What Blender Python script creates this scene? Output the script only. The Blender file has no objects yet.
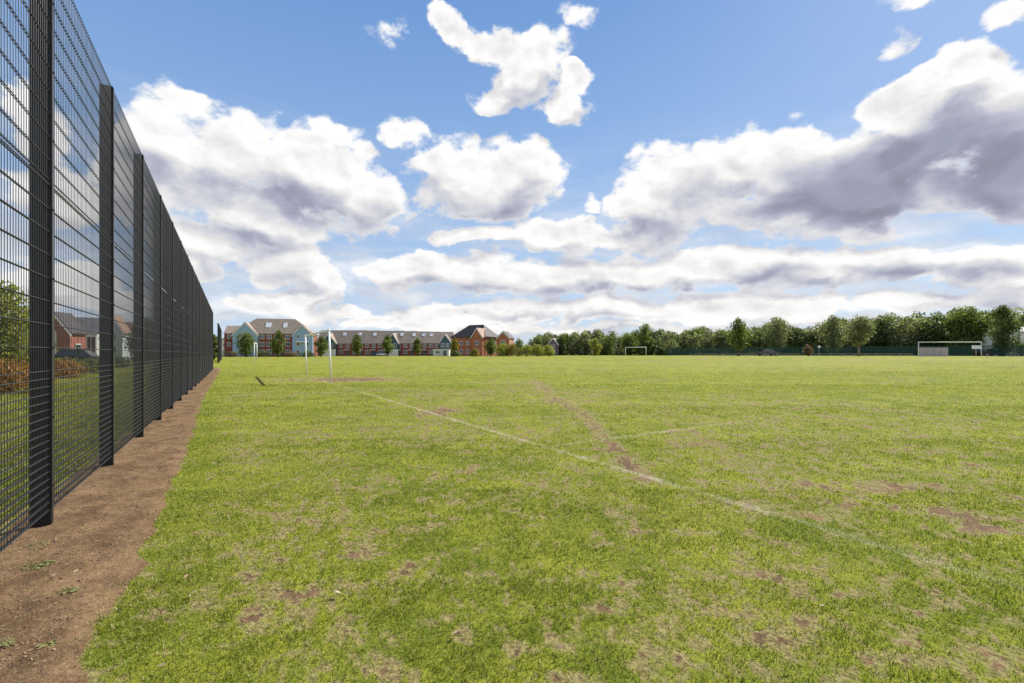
import bpy, math, random
import numpy as np
from mathutils import Vector, Matrix

random.seed(4)
C = bpy.data.collections.new("place")
bpy.context.scene.collection.children.link(C)
R = math.radians

# ------------------------------------------------------------------ view
F = 1024 * 16 / 36.0
HY = 353.5
EYE = 1.5


def U(px):
    return (px - 512.0) / F


def smooth(t):
    t = np.clip(t, 0.0, 1.0)
    return t * t * (3 - 2 * t)


def vnoise(x, y, seed):
    x = np.asarray(x, float); y = np.asarray(y, float)
    xi = np.floor(x).astype(np.int64); yi = np.floor(y).astype(np.int64)
    fx = x - xi; fy = y - yi
    fx = fx * fx * (3 - 2 * fx); fy = fy * fy * (3 - 2 * fy)

    def h(a, b):
        v = (a * 374761393 + b * 668265263 + seed * 1274126177) & 0xffffffff
        v = ((v ^ (v >> 13)) * 1274126177) & 0xffffffff
        return (v ^ (v >> 16)) / 4294967296.0
    return ((h(xi, yi) * (1 - fx) + h(xi + 1, yi) * fx) * (1 - fy)
            + (h(xi, yi + 1) * (1 - fx) + h(xi + 1, yi + 1) * fx) * fy)


def fbm(x, y, octs, seed, gain=0.5):
    t = 0; a = 1; s = 0
    for i in range(octs):
        t = t + a * vnoise(x * 2 ** i + 13.7 * i, y * 2 ** i - 7.1 * i, seed + i)
        s += a; a *= gain
    return t / s


def terrain(x, y):
    """the field is flat near the viewer and swells gently towards its far edge"""
    x = np.asarray(x, float); y = np.asarray(y, float)
    r = np.hypot(x, y)
    u = x / np.maximum(y, 1.0)
    amp = 0.52 + 0.43 * smooth((u + 0.5) / 1.1)
    z = amp * smooth((r - 26) / 69.0)
    und = 0.016 * (fbm(x * 0.45, y * 0.45, 2, 91) - 0.5) * 2 * (1 - smooth((r - 10) / 12))
    return z + und


def G(x, y):
    return float(terrain(x, y))


def gpx(px, py):
    """ground spot (flat part of the field) seen at a pixel of the photograph"""
    Y = EYE * F / (py - HY)
    return U(px) * Y, Y


# fence line: X = FX0 + FK * Y
FX0, FK = -1.58, -0.6165
FN = Vector((1, -FK, 0)).normalized()       # towards the pitch
FT = Vector((FK, 1, 0)).normalized()        # along the fence, away from the viewer


def fence_s(x, y):
    return ((x - FX0) - FK * y) * FN.x


def fence_pt(Y, s=0.0, z=0.0):
    return Vector((FX0 + FK * Y, Y, z)) + FN * s


# ------------------------------------------------------------------ materials
MATS = {}


def nd(nt, t, **kw):
    n = nt.nodes.new(t)
    for k, v in kw.items():
        if k.startswith('i_'):
            n.inputs[k[2:].replace('_', ' ')].default_value = v
        else:
            setattr(n, k, v)
    return n


def lk(nt, a, b):
    nt.links.new(a, b)


def math_(nt, op, a, b=None, c=None, clamp=False):
    n = nt.nodes.new('ShaderNodeMath'); n.operation = op; n.use_clamp = clamp
    for i, v in enumerate((a, b, c)):
        if v is None:
            continue
        if isinstance(v, (int, float)):
            n.inputs[i].default_value = v
        else:
            nt.links.new(v, n.inputs[i])
    return n.outputs[0]


def mixc(nt, f, a, b, mode='MIX'):
    n = nt.nodes.new('ShaderNodeMix'); n.data_type = 'RGBA'; n.blend_type = mode
    for i, v in ((0, f), (6, a), (7, b)):
        if isinstance(v, (int, float)):
            n.inputs[i].default_value = v
        elif isinstance(v, tuple):
            n.inputs[i].default_value = (*v[:3], 1)
        else:
            nt.links.new(v, n.inputs[i])
    return n.outputs[2]


def ramp01(nt, v, lo, hi):
    n = nt.nodes.new('ShaderNodeMapRange'); n.interpolation_type = 'SMOOTHSTEP'
    nt.links.new(v, n.inputs[0])
    n.inputs[1].default_value = lo; n.inputs[2].default_value = hi
    return n.outputs[0]


def noise(nt, vec, scale, detail=4, rough=0.55, dist=0.0):
    n = nd(nt, 'ShaderNodeTexNoise')
    n.inputs['Scale'].default_value = scale; n.inputs['Detail'].default_value = detail
    n.inputs['Roughness'].default_value = rough; n.inputs['Distortion'].default_value = dist
    if vec is not None:
        nt.links.new(vec, n.inputs['Vector'])
    return n


def newmat(name):
    m = bpy.data.materials.new(name); m.use_nodes = True
    nt = m.node_tree
    b = nt.nodes['Principled BSDF']
    MATS[name] = m
    return m, nt, b


def plain(name, col, rough=0.6, metal=0.0, var=0.18, scale=3.0, spec=0.4, bump=0.0):
    m, nt, b = newmat(name)
    tc = nd(nt, 'ShaderNodeTexCoord')
    n = noise(nt, tc.outputs['Object'], scale, 5, 0.6)
    f = ramp01(nt, n.outputs[0], 0.3, 0.7)
    c = mixc(nt, f, tuple(x * (1 - var) for x in col), tuple(min(1, x * (1 + var)) for x in col))
    lk(nt, c, b.inputs['Base Color'])
    b.inputs['Roughness'].default_value = rough; b.inputs['Metallic'].default_value = metal
    b.inputs['Specular IOR Level'].default_value = spec
    if bump:
        bp = nd(nt, 'ShaderNodeBump', i_Strength=bump); bp.inputs['Distance'].default_value = 0.02
        lk(nt, n.outputs[0], bp.inputs['Height']); lk(nt, bp.outputs[0], b.inputs['Normal'])
    return m


def brick(name, c1, c2, mortar=(0.35, 0.31, 0.27)):
    m, nt, b = newmat(name)
    tc = nd(nt, 'ShaderNodeTexCoord')
    mp = nd(nt, 'ShaderNodeMapping'); mp.inputs['Rotation'].default_value = (R(90), 0, 0)
    lk(nt, tc.outputs['Object'], mp.inputs[0])
    br = nd(nt, 'ShaderNodeTexBrick')
    br.inputs['Scale'].default_value = 4.4
    br.inputs['Color1'].default_value = (*c1, 1); br.inputs['Color2'].default_value = (*c2, 1)
    br.inputs['Mortar'].default_value = (*mortar, 1); br.inputs['Mortar Size'].default_value = 0.012
    lk(nt, mp.outputs[0], br.inputs['Vector'])
    n = noise(nt, tc.outputs['Object'], 0.9, 5, 0.6)
    c = mixc(nt, ramp01(nt, n.outputs[0], 0.35, 0.7), br.outputs[0], mixc(nt, 1.0, br.outputs[0], (0.72, 0.7, 0.7), 'MULTIPLY'))
    lk(nt, c, b.inputs['Base Color']); b.inputs['Roughness'].default_value = 0.85
    return m


def tiles(name, c, var=0.3, axis=2):
    """roof of tile courses"""
    m, nt, b = newmat(name)
    tc = nd(nt, 'ShaderNodeTexCoord')
    w = nd(nt, 'ShaderNodeTexWave', wave_type='BANDS', bands_direction='Z')
    w.inputs['Scale'].default_value = 1.5; w.inputs['Distortion'].default_value = 0.4
    lk(nt, tc.outputs['Object'], w.inputs[0])
    n = noise(nt, tc.outputs['Object'], 1.3, 6, 0.7)
    cc = mixc(nt, ramp01(nt, n.outputs[0], 0.3, 0.72), tuple(x * (1 - var) for x in c), tuple(x * (1 + var) for x in c))
    cc = mixc(nt, math_(nt, 'MULTIPLY', w.outputs[1], 0.25), cc, tuple(x * 0.5 for x in c))
    lk(nt, cc, b.inputs['Base Color']); b.inputs['Roughness'].default_value = 0.75
    return m


def boards(name, c):
    m, nt, b = newmat(name)
    tc = nd(nt, 'ShaderNodeTexCoord')
    w = nd(nt, 'ShaderNodeTexWave', wave_type='BANDS', bands_direction='Z', wave_profile='SAW')
    w.inputs['Scale'].default_value = 1.1
    lk(nt, tc.outputs['Object'], w.inputs[0])
    n = noise(nt, tc.outputs['Object'], 1.5, 4, 0.6)
    cc = mixc(nt, n.outputs[0], tuple(x * 0.88 for x in c), tuple(x * 1.1 for x in c))
    cc = mixc(nt, math_(nt, 'MULTIPLY', math_(nt, 'GREATER_THAN', w.outputs[1], 0.9), 0.5), cc, tuple(x * 0.5 for x in c))
    lk(nt, cc, b.inputs['Base Color']); b.inputs['Roughness'].default_value = 0.6
    return m


def leafmat(name, c_dark, c_light, trans=0.35):
    m, nt, b = newmat(name)
    a = nd(nt, 'ShaderNodeAttribute', attribute_name='tint')
    c = mixc(nt, a.outputs['Fac'], c_dark, c_light)
    lk(nt, c, b.inputs['Base Color']); b.inputs['Roughness'].default_value = 0.55
    b.inputs['Specular IOR Level'].default_value = 0.25
    t = nd(nt, 'ShaderNodeBsdfTranslucent')
    lk(nt, mixc(nt, 1.0, c, (1.25, 1.35, 0.7), 'MULTIPLY'), t.inputs[0])
    mx = nd(nt, 'ShaderNodeMixShader'); mx.inputs[0].default_value = trans
    lk(nt, b.outputs[0], mx.inputs[1]); lk(nt, t.outputs[0], mx.inputs[2])
    lk(nt, mx.outputs[0], nt.nodes['Material Output'].inputs[0])
    return m


plain('powder_black', (0.014, 0.014, 0.017), 0.42, 0.0, 0.25, 6, 0.55)
plain('post_black', (0.009, 0.0087, 0.010), 0.55, 0.0, 0.3, 2.5, 0.35)
plain('steel_bolt', (0.25, 0.24, 0.23), 0.35, 0.8)
plain('goal_white', (0.78, 0.78, 0.76), 0.4, 0.0, 0.06, 4)
plain('white_upvc', (0.78, 0.78, 0.77), 0.4, 0, 0.04)
plain('white_render', (0.70, 0.68, 0.63), 0.8, 0, 0.08, 1.0)
plain('glass_pane', (0.035, 0.045, 0.055), 0.12, 0, 0.4, 0.5, 0.9)
plain('skylight_glass', (0.66, 0.69, 0.74), 0.15, 0, 0.2, 1.0, 0.9)
plain('door_paint', (0.08, 0.09, 0.1), 0.5)
plain('bark', (0.10, 0.075, 0.055), 0.9, 0, 0.35, 5, 0.2, 0.6)
plain('bark_pale', (0.2, 0.17, 0.13), 0.9, 0, 0.3, 5, 0.2, 0.6)
plain('court_green', (0.010, 0.060, 0.048), 0.6, 0, 0.2)
plain('timber_grey', (0.34, 0.29, 0.23), 0.85, 0, 0.25, 8)
plain('panel_pale', (0.42, 0.36, 0.37), 0.7, 0, 0.1)
plain('sign_white', (0.72, 0.74, 0.74), 0.5, 0, 0.04)
plain('tyre', (0.015, 0.015, 0.015), 0.85)
plain('rim', (0.4, 0.4, 0.42), 0.35, 0.8)
plain('car_dark', (0.07, 0.08, 0.095), 0.25, 0.3, 0.1)
plain('car_blue', (0.03, 0.07, 0.2), 0.25, 0.2, 0.1)
plain('car_white', (0.6, 0.62, 0.64), 0.25, 0.1, 0.05)
plain('car_black', (0.012, 0.012, 0.014), 0.25, 0.2, 0.1)
plain('car_glass', (0.015, 0.018, 0.022), 0.08, 0, 0.2, 1, 0.9)
plain('lamp_glass', (0.7, 0.7, 0.68), 0.2)
plain('lamp_red', (0.35, 0.02, 0.02), 0.3)
plain('plate_black', (0.03, 0.03, 0.03), 0.5)
plain('rail_dark', (0.03, 0.03, 0.032), 0.5)
plain('bird_dark', (0.03, 0.028, 0.03), 0.8)
plain('tarmac', (0.06, 0.06, 0.062), 0.9, 0, 0.2)
plain('stone_clod', (0.19, 0.125, 0.075), 0.95, 0, 0.5, 30)
plain('shed_white', (0.66, 0.66, 0.64), 0.6, 0, 0.06)
brick('brick_red', (0.29, 0.080, 0.050), (0.22, 0.06, 0.04), (0.24, 0.13, 0.10))
brick('brick_orange', (0.48, 0.15, 0.065), (0.38, 0.115, 0.055), (0.36, 0.24, 0.16))
brick('brick_purple', (0.20, 0.13, 0.16), (0.16, 0.10, 0.13), (0.24, 0.2, 0.2))
boards('clad_blue', (0.30, 0.43, 0.57))
boards('clad_teal', (0.035, 0.085, 0.10))
boards('clad_pale', (0.55, 0.60, 0.62))
tiles('hung_tile_red', (0.30, 0.10, 0.07), 0.2)
tiles('tile_brown', (0.30, 0.235, 0.18), 0.22)
tiles('tile_dark', (0.050, 0.040, 0.042), 0.25)
tiles('tile_grey', (0.20, 0.19, 0.19), 0.2)
tiles('tile_tan', (0.33, 0.20, 0.13), 0.2)
leafmat('leaf_dark', (0.040, 0.056, 0.019), (0.15, 0.185, 0.060), .48)
leafmat('leaf_mid', (0.055, 0.080, 0.018), (0.20, 0.235, 0.055), .48)
leafmat('leaf_bright', (0.115, 0.135, 0.024), (0.38, 0.37, 0.08), .5)
leafmat('leaf_silver', (0.085, 0.098, 0.052), (0.30, 0.315, 0.175), .5)
leafmat('leaf_yellow', (0.15, 0.13, 0.02), (0.36, 0.29, 0.04))
leafmat('leaf_rust', (0.14, 0.085, 0.022), (0.48, 0.20, 0.05), .4)
leafmat('dead_leaf', (0.30, 0.20, 0.12), (0.55, 0.45, 0.33), .2)
leafmat('leaf_reddish', (0.13, 0.085, 0.05), (0.25, 0.17, 0.10))
leafmat('weed_leaf', (0.12, 0.135, 0.04), (0.34, 0.34, 0.13), .25)


# ---------- chalk lines on the pitch (position in the world -> mask)
GP1 = (U(331) * 23.1, 23.1)                     # front post of the leaning goal
gdir = Vector((FK, 1)).normalized()             # the goal line runs beside the fence
gnor = Vector((gdir.y, -gdir.x))
BX, BY = gpx(541, 448)                          # where the box line meets the goal line


def chalk_group():
    g = bpy.data.node_groups.new('chalk_lines', 'ShaderNodeTree')
    g.interface.new_socket('Mask', in_out='OUTPUT', socket_type='NodeSocketFloat')
    geo = nd(g, 'ShaderNodeNewGeometry')
    sep = nd(g, 'ShaderNodeSeparateXYZ'); lk(g, geo.outputs['Position'], sep.inputs[0])
    x, y = sep.outputs[0], sep.outputs[1]
    n1 = noise(g, geo.outputs['Position'], 3.0, 3, 0.6)
    wob = math_(g, 'MULTIPLY', math_(g, 'SUBTRACT', n1.outputs[0], 0.5), 0.10)

    def line(px, py, nx, ny, half, lo, hi, fade):
        d = math_(g, 'ADD', math_(g, 'MULTIPLY', math_(g, 'SUBTRACT', x, px), nx), math_(g, 'MULTIPLY', math_(g, 'SUBTRACT', y, py), ny))
        d = math_(g, 'ABSOLUTE', math_(g, 'ADD', d, wob))
        m = math_(g, 'SUBTRACT', 1.0, ramp01(g, d, half * 0.6, half * 1.5))
        t = math_(g, 'ADD', math_(g, 'MULTIPLY', math_(g, 'SUBTRACT', x, px), -ny), math_(g, 'MULTIPLY', math_(g, 'SUBTRACT', y, py), nx))
        m = math_(g, 'MULTIPLY', m, ramp01(g, t, lo, lo + fade[0]))
        m = math_(g, 'MULTIPLY', m, math_(g, 'SUBTRACT', 1.0, ramp01(g, t, hi - fade[1], hi)))
        return m
    # t grows along (-ny, nx) ; for the goal line n = gnor -> t runs along gdir
    L1 = line(GP1[0], GP1[1], gnor.x, gnor.y, 0.055, -28.0, 3.0, (9.0, 0.5))
    # box line, square to the goal line; runs away to the right
    L2 = line(BX, BY, -gdir.x, -gdir.y, 0.06, -0.1, 10.0, (0.1, 8.0))
    m = math_(g, 'MAXIMUM', L1, math_(g, 'MULTIPLY', L2, 0.65))
    n2 = noise(g, geo.outputs['Position'], 1.7, 5, 0.7)
    m = math_(g, 'MULTIPLY', m, math_(g, 'MULTIPLY_ADD', ramp01(g, n2.outputs[0], 0.36, 0.66), 0.55, 0.45))
    out = g.nodes.new('NodeGroupOutput'); lk(g, m, out.inputs[0])
    return g


CHALK = chalk_group()


def soil_nodes(nt, pos):
    """bare earth with bits of dead grass"""
    a = noise(nt, pos, 2.3, 6, 0.65); b = noise(nt, pos, 28, 5, 0.7); c = noise(nt, pos, 110, 3, 0.6)
    col = mixc(nt, ramp01(nt, a.outputs[0], 0.32, 0.68), (0.108, 0.066, 0.033), (0.225, 0.142, 0.074))
    col = mixc(nt, math_(nt, 'MULTIPLY', ramp01(nt, b.outputs[0], 0.56, 0.70), 0.65), col, (0.35, 0.255, 0.15))
    col = mixc(nt, math_(nt, 'MULTIPLY', ramp01(nt, b.outputs[0], 0.47, 0.36), 0.8), col, (0.085, 0.052, 0.032))
    col = mixc(nt, math_(nt, 'MULTIPLY', ramp01(nt, c.outputs[0], 0.60, 0.72), 0.5), col, (0.40, 0.32, 0.19))
    return col, a, b, c


def mat_ground():
    m, nt, b = newmat('turf')
    geo = nd(nt, 'ShaderNodeNewGeometry'); pos = geo.outputs['Position']
    cov = nd(nt, 'ShaderNodeAttribute', attribute_name='cover').outputs['Fac']
    soil, a, bb, cc = soil_nodes(nt, pos)
    thatch = mixc(nt, ramp01(nt, bb.outputs[0], 0.35, 0.65), (0.150, 0.125, 0.045), (0.29, 0.25, 0.10))
    n0 = noise(nt, pos, 0.10, 4, 0.6); n1 = noise(nt, pos, 0.9, 6, 0.68); n2 = noise(nt, pos, 14, 5, 0.7)
    green = mixc(nt, ramp01(nt, n1.outputs[0], 0.34, 0.64), (0.120, 0.150, 0.016), (0.245, 0.255, 0.028))
    green = mixc(nt, math_(nt, 'MULTIPLY', ramp01(nt, n0.outputs[0], 0.4, 0.65), 0.45), green, (0.27, 0.255, 0.032))
    green = mixc(nt, math_(nt, 'MULTIPLY', ramp01(nt, n2.outputs[0], 0.48, 0.30), 0.55), green, (0.075, 0.095, 0.012))
    cn = math_(nt, 'ADD', cov, math_(nt, 'MULTIPLY', math_(nt, 'SUBTRACT', n2.outputs[0], 0.5), 0.9))
    col = mixc(nt, ramp01(nt, cn, 0.12, 0.36), soil, thatch)
    col = mixc(nt, ramp01(nt, cn, 0.46, 0.90), col, green)
    ch = nd(nt, 'ShaderNodeGroup'); ch.node_tree = CHALK
    col = mixc(nt, math_(nt, 'MULTIPLY', ch.outputs[0], 0.50), col, (0.46, 0.42, 0.31))
    lk(nt, col, b.inputs['Base Color']); b.inputs['Roughness'].default_value = 0.95
    b.inputs['Specular IOR Level'].default_value = 0.1
    bp = nd(nt, 'ShaderNodeBump', i_Strength=0.8); bp.inputs['Distance'].default_value = 0.03
    lk(nt, math_(nt, 'ADD', n2.outputs[0], math_(nt, 'MULTIPLY', bb.outputs[0], 0.6)), bp.inputs['Height'])
    lk(nt, bp.outputs[0], b.inputs['Normal'])
    return m


def mat_soil():
    m, nt, b = newmat('bare_soil')
    geo = nd(nt, 'ShaderNodeNewGeometry'); pos = geo.outputs['Position']
    soil, a, bb, cc = soil_nodes(nt, pos)
    lk(nt, soil, b.inputs['Base Color']); b.inputs['Roughness'].default_value = 0.97
    b.inputs['Specular IOR Level'].default_value = 0.1
    bp = nd(nt, 'ShaderNodeBump', i_Strength=0.9); bp.inputs['Distance'].default_value = 0.02
    h = math_(nt, 'ADD', bb.outputs[0], math_(nt, 'MULTIPLY', cc.outputs[0], 0.35))
    lk(nt, h, bp.inputs['Height']); lk(nt, bp.outputs[0], b.inputs['Normal'])
    return m


def mat_blades():
    m, nt, b = newmat('grass_blade')
    t = nd(nt, 'ShaderNodeAttribute', attribute_name='tint').outputs['Fac']
    dry = nd(nt, 'ShaderNodeAttribute', attribute_name='dry').outputs['Fac']
    c = mixc(nt, t, (0.108, 0.148, 0.014), (0.335, 0.345, 0.046))
    c = mixc(nt, dry, c, (0.47, 0.385, 0.175))
    ch = nd(nt, 'ShaderNodeGroup'); ch.node_tree = CHALK
    c = mixc(nt, math_(nt, 'MULTIPLY', ch.outputs[0], 0.38), c, (0.52, 0.49, 0.36))
    lk(nt, c, b.inputs['Base Color']); b.inputs['Roughness'].default_value = 0.5
    b.inputs['Specular IOR Level'].default_value = 0.3
    tr = nd(nt, 'ShaderNodeBsdfTranslucent'); lk(nt, mixc(nt, 1.0, c, (1.1, 1.25, 0.6), 'MULTIPLY'), tr.inputs[0])
    mx = nd(nt, 'ShaderNodeMixShader'); mx.inputs[0].default_value = 0.42
    lk(nt, b.outputs[0], mx.inputs[1]); lk(nt, tr.outputs[0], mx.inputs[2])
    lk(nt, mx.outputs[0], nt.nodes['Material Output'].inputs[0])
    return m


mat_ground(); mat_soil(); mat_blades()


# ------------------------------------------------------------------ mesh tools
def link(name, me, mat, parent=None):
    o = bpy.data.objects.new(name, me); C.objects.link(o)
    if mat:
        me.materials.append(MATS[mat])
    if parent is not None:
        o.parent = parent
    return o


def fast_mesh(name, V, quads=None, tris=None, attrs=None, smooth_=False):
    me = bpy.data.meshes.new(name)
    V = np.ascontiguousarray(V, np.float32)
    me.vertices.add(len(V)); me.vertices.foreach_set('co', V.ravel())
    nq = 0 if quads is None else len(quads); nt_ = 0 if tris is None else len(tris)
    li = []
    if nq: li.append(np.asarray(quads, np.int32).ravel())
    if nt_: li.append(np.asarray(tris, np.int32).ravel())
    li = np.concatenate(li)
    me.loops.add(len(li)); me.loops.foreach_set('vertex_index', li)
    me.polygons.add(nq + nt_)
    st = np.concatenate([np.arange(nq) * 4, nq * 4 + np.arange(nt_) * 3]).astype(np.int32)
    me.polygons.foreach_set('loop_start', st)
    me.update(calc_edges=True)
    for k, v in (attrs or {}).items():
        a = me.attributes.new(k, 'FLOAT', 'POINT'); a.data.foreach_set('value', np.ascontiguousarray(v, np.float32))
    me.validate()
    if smooth_:
        me.polygons.foreach_set('use_smooth', np.ones(len(me.polygons), bool))
    return me


class MB:
    def __init__(s):
        s.v = []; s.f = []

    def add(s, V, Fs):
        n = len(s.v); s.v += [tuple(p) for p in V]; s.f += [tuple(i + n for i in f) for f in Fs]; return s

    def box(s, x0, x1, y0, y1, z0, z1, M=None):
        V = [Vector((x, y, z)) for z in (z0, z1) for x, y in ((x0, y0), (x1, y0), (x1, y1), (x0, y1))]
        if M is not None: V = [M @ p for p in V]
        return s.add(V, [(3, 2, 1, 0), (4, 5, 6, 7), (0, 1, 5, 4), (1, 2, 6, 5), (2, 3, 7, 6), (3, 0, 4, 7)])

    def hull(s, bottom, top):
        n = len(bottom)
        return s.add(list(bottom) + list(top), [tuple(range(n - 1, -1, -1)), tuple(range(n, 2 * n))] + [(i, (i + 1) % n, n + (i + 1) % n, n + i) for i in range(n)])

    def tube(s, pts, rad, n=8, cap=True):
        pts = [Vector(p) for p in pts]
        if not hasattr(rad, '__len__'): rad = [rad] * len(pts)
        V = []; Fs = []
        for i, p in enumerate(pts):
            d = (pts[min(i + 1, len(pts) - 1)] - pts[max(i - 1, 0)]).normalized()
            a = d.orthogonal().normalized() if i == 0 else (a - d * a.dot(d)).normalized()
            b = d.cross(a)
            for k in range(n):
                t = 2 * math.pi * k / n
                V.append(p + (a * math.cos(t) + b * math.sin(t)) * rad[i])
        for i in range(len(pts) - 1):
            for k in range(n):
                Fs.append((i * n + k, i * n + (k + 1) % n, (i + 1) * n + (k + 1) % n, (i + 1) * n + k))
        if cap:
            Fs.append(tuple(range(n - 1, -1, -1))); m = (len(pts) - 1) * n; Fs.append(tuple(range(m, m + n)))
        return s.add(V, Fs)

    def build(s, name, mat, parent=None, smooth_=False):
        me = bpy.data.meshes.new(name); me.from_pydata(s.v, [], s.f); me.update()
        if smooth_:
            for p in me.polygons: p.use_smooth = True
        return link(name, me, mat, parent)


def tag(o, label=None, cat=None, group=None, kind=None):
    for k, v in (('label', label), ('category', cat), ('group', group), ('kind', kind)):
        if v: o[k] = v
    return o


def thing(name, label, cat, loc=(0, 0, 0), rz=0.0, group=None):
    o = bpy.data.objects.new(name, None); C.objects.link(o)
    o.location = loc; o.rotation_euler = (0, 0, rz); o.empty_display_size = 0.3
    return tag(o, label, cat, group)


def copy_tree(o, parent=None):
    c = o.copy(); C.objects.link(c)
    if parent is not None: c.parent = parent
    for ch in [x for x in o.children]:
        copy_tree(ch, c)
    return c


# ------------------------------------------------------------------ ground
def bare_patches(x, y):
    """places where feet have worn the turf away (metres on the field)"""
    b = np.zeros_like(x)

    def blob(px, py, rx, ry, k=1.0, rot=0.0):
        nonlocal b
        cx, cy = gpx(px, py)
        dx, dy = x - cx, y - cy
        c, s = math.cos(rot), math.sin(rot)
        q = ((dx * c + dy * s) / rx) ** 2 + ((-dx * s + dy * c) / ry) ** 2
        b = np.maximum(b, k * np.exp(-q * 0.9))
    blob(350, 379.8, 2.7, 1.9, 2.0)
    blob(332, 379, 1.2, 1.2, .9)
    blob(441, 411, .45, 1.1, 1.1)
    blob(432, 408, .5, .7, .6)
    blob(745, 505, .30, .18, .8); blob(735, 512, .2, .12, .6)
    blob(900, 488, .55, .16, .75, .1); blob(950, 515, .5, .17, .85, -.35); blob(1000, 530, .35, .12, .8, -.4)
    blob(625, 518, .25, .14, .55); blob(630, 531, .25, .13, .6)
    blob(300, 595, .14, .10, .7); blob(265, 588, .12, .08, .6); blob(355, 590, .12, .10, .6); blob(320, 612, .15, .10, .6)
    blob(255, 615, .12, .10, .7); blob(600, 610, .14, .07, .6); blob(770, 640, .15, .08, .7); blob(985, 655, .2, .09, .8)
    blob(560, 400, .7, 1.2, .4); blob(380, 640, .12, .07, .5); blob(900, 660, .13, .08, .6); blob(440, 620, .14, .08, .45)
    # worn strip that crosses the box line
    P = [gpx(*q) for q in ((530, 378), (552, 395), (583, 415), (603, 436), (622, 456), (646, 480))]
    W = [.28, .26, .22, .18, .17, .12]; K = [.45, .6, .75, .95, 1.1, .9]
    for (p, q, w, k0, k1) in zip(P[:-1], P[1:], W, K[:-1], K[1:]):
        d = np.array(q) - np.array(p); L2 = d @ d
        t = np.clip(((x - p[0]) * d[0] + (y - p[1]) * d[1]) / L2, 0, 1)
        dist = np.hypot(x - p[0] - t * d[0], y - p[1] - t * d[1])
        b = np.maximum(b, (k0 + (k1 - k0) * t) * np.exp(-(dist / w) ** 2))
    return b


def cover(x, y):
    """0 = bare earth, 1 = thick turf"""
    r = np.hypot(x, y)
    c = 0.89 + .42 * (fbm(x * 0.6, y * 0.6, 2, 11) - .5) + .80 * (fbm(x * 2.6, y * 2.6, 3, 31, .6) - .5) + 1.15 * (fbm(x * 11, y * 11, 3, 51, .65) - .5) + .95 * (fbm(x * 27, y * 27, 2, 57, .65) - .5)
    c = c + 0.34 * smooth((r - 7) / 25) - .30 * smooth((fbm(x * .22, y * .22, 3, 133) - .50) / .15) * smooth((r - 8) / 14)
    c = c - .95 * bare_patches(x, y) * (-0.15 + 1.9 * fbm(x * 4, y * 4, 3, 71, .65))
    spots = fbm(x * 4.2, y * 4.2, 4, 207, .65)
    c = c - .50 * smooth((spots - .60) / .12) - .28 * smooth((fbm(x * 8.5, y * 8.5, 2, 211) - .62) / .10)
    s = fence_s(x, y)
    edge = path_w(y) + 0.26 * (fbm(x * 2.2, y * 2.2, 3, 17, .6) - .5)
    along = smooth((44 - y) / 3)
    onpath = np.clip((edge + 0.04 - s) / 0.10, 0, 1) * np.clip((s + 0.30) / 0.10, 0, 1) * along
    c = c * (1 - onpath)
    # lusher fringe beside the path and behind the fence
    c = c + 0.28 * np.exp(-((s - path_w(y) - .22) / .25) ** 2) * along
    c = np.where(s < -0.4, c + 0.3, c)
    return np.clip(c, 0, 1.15)


def path_w(y):
    return 0.77 - 0.24 * smooth((np.asarray(y, float) - 4) / 12)



def build_ground():
    th = np.concatenate([np.linspace(-1.05, 1.05, 440), np.linspace(1.05, 2 * math.pi - 1.05, 52)[1:-1]])
    n = len(th)
    rr = np.concatenate([[0.25], np.geomspace(0.8, 70, 300), np.geomspace(74, 5000, 50)])
    T, RR = np.meshgrid(th, rr)
    X = RR * np.sin(T); Y = RR * np.cos(T)
    Z = terrain(X, Y)
    V = np.stack([X, Y, Z], -1).reshape(-1, 3)
    i = np.arange(len(rr) - 1)[:, None]; j = np.arange(n)[None]
    a = i * n + j; b = i * n + (j + 1) % n
    Q = np.stack([b, a, a + n, b + n], -1).reshape(-1, 4)
    cov = cover(X, Y).ravel()
    tris = [(0 * n + k, (k + 1) % n, n * len(rr)) for k in range(n)]
    V = np.vstack([V, [[0, 0, G(0, 0)]]]); cov = np.append(cov, .7)
    me = fast_mesh('ground', V, Q, np.array(tris)[:, [0, 1, 2]], {'cover': cov}, True)
    o = link('ground', me, 'turf'); tag(o, kind='structure')


build_ground()


def path_bump(x, y):
    return 0.026 * fbm(x * 7, y * 7, 3, 23, .6) ** 1.5 + 0.016 * fbm(x * 28, y * 28, 2, 29)


def build_path():
    L = 47.0; nl = 1500; ns = 34
    t = np.linspace(-3.5, 43.0, nl); q = np.linspace(0, 1, ns)
    Tt, Q = np.meshgrid(t, q, indexing='ij')
    Yc = Tt * FT.y
    bx = FX0 + FK * Yc; by = Yc
    pw = path_w(by); ex = bx + FN.x * pw; ey = by + FN.y * pw
    edge = pw + 0.26 * (fbm(ex * 2.2, ey * 2.2, 3, 17, .6) - .5)
    lo = -0.27 + 0.1 * (fbm(bx * 3, by * 3, 2, 5) - .5)
    S = lo + (edge - lo) * Q
    X = bx + FN.x * S; Y = by + FN.y * S
    bump = path_bump(X, Y)
    rim = np.minimum(1, np.minimum(Q, 1 - Q) * 9)
    Z = terrain(X, Y) + 0.004 + bump * rim + 0.002 * smooth((Tt - 12) / 10) * 3
    a = (np.arange(nl - 1)[:, None] * ns + np.arange(ns - 1)[None]).ravel()
    quads = np.stack([a, a + 1, a + ns + 1, a + ns], -1)
    me = fast_mesh('path', np.stack([X, Y, Z], -1).reshape(-1, 3), quads[:, ::-1], None, None, True)
    # make it face up
    o = link('path', me, 'bare_soil'); tag(o, kind='structure')
    if me.polygons[0].normal.z < 0: me.flip_normals()


build_path()


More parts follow.
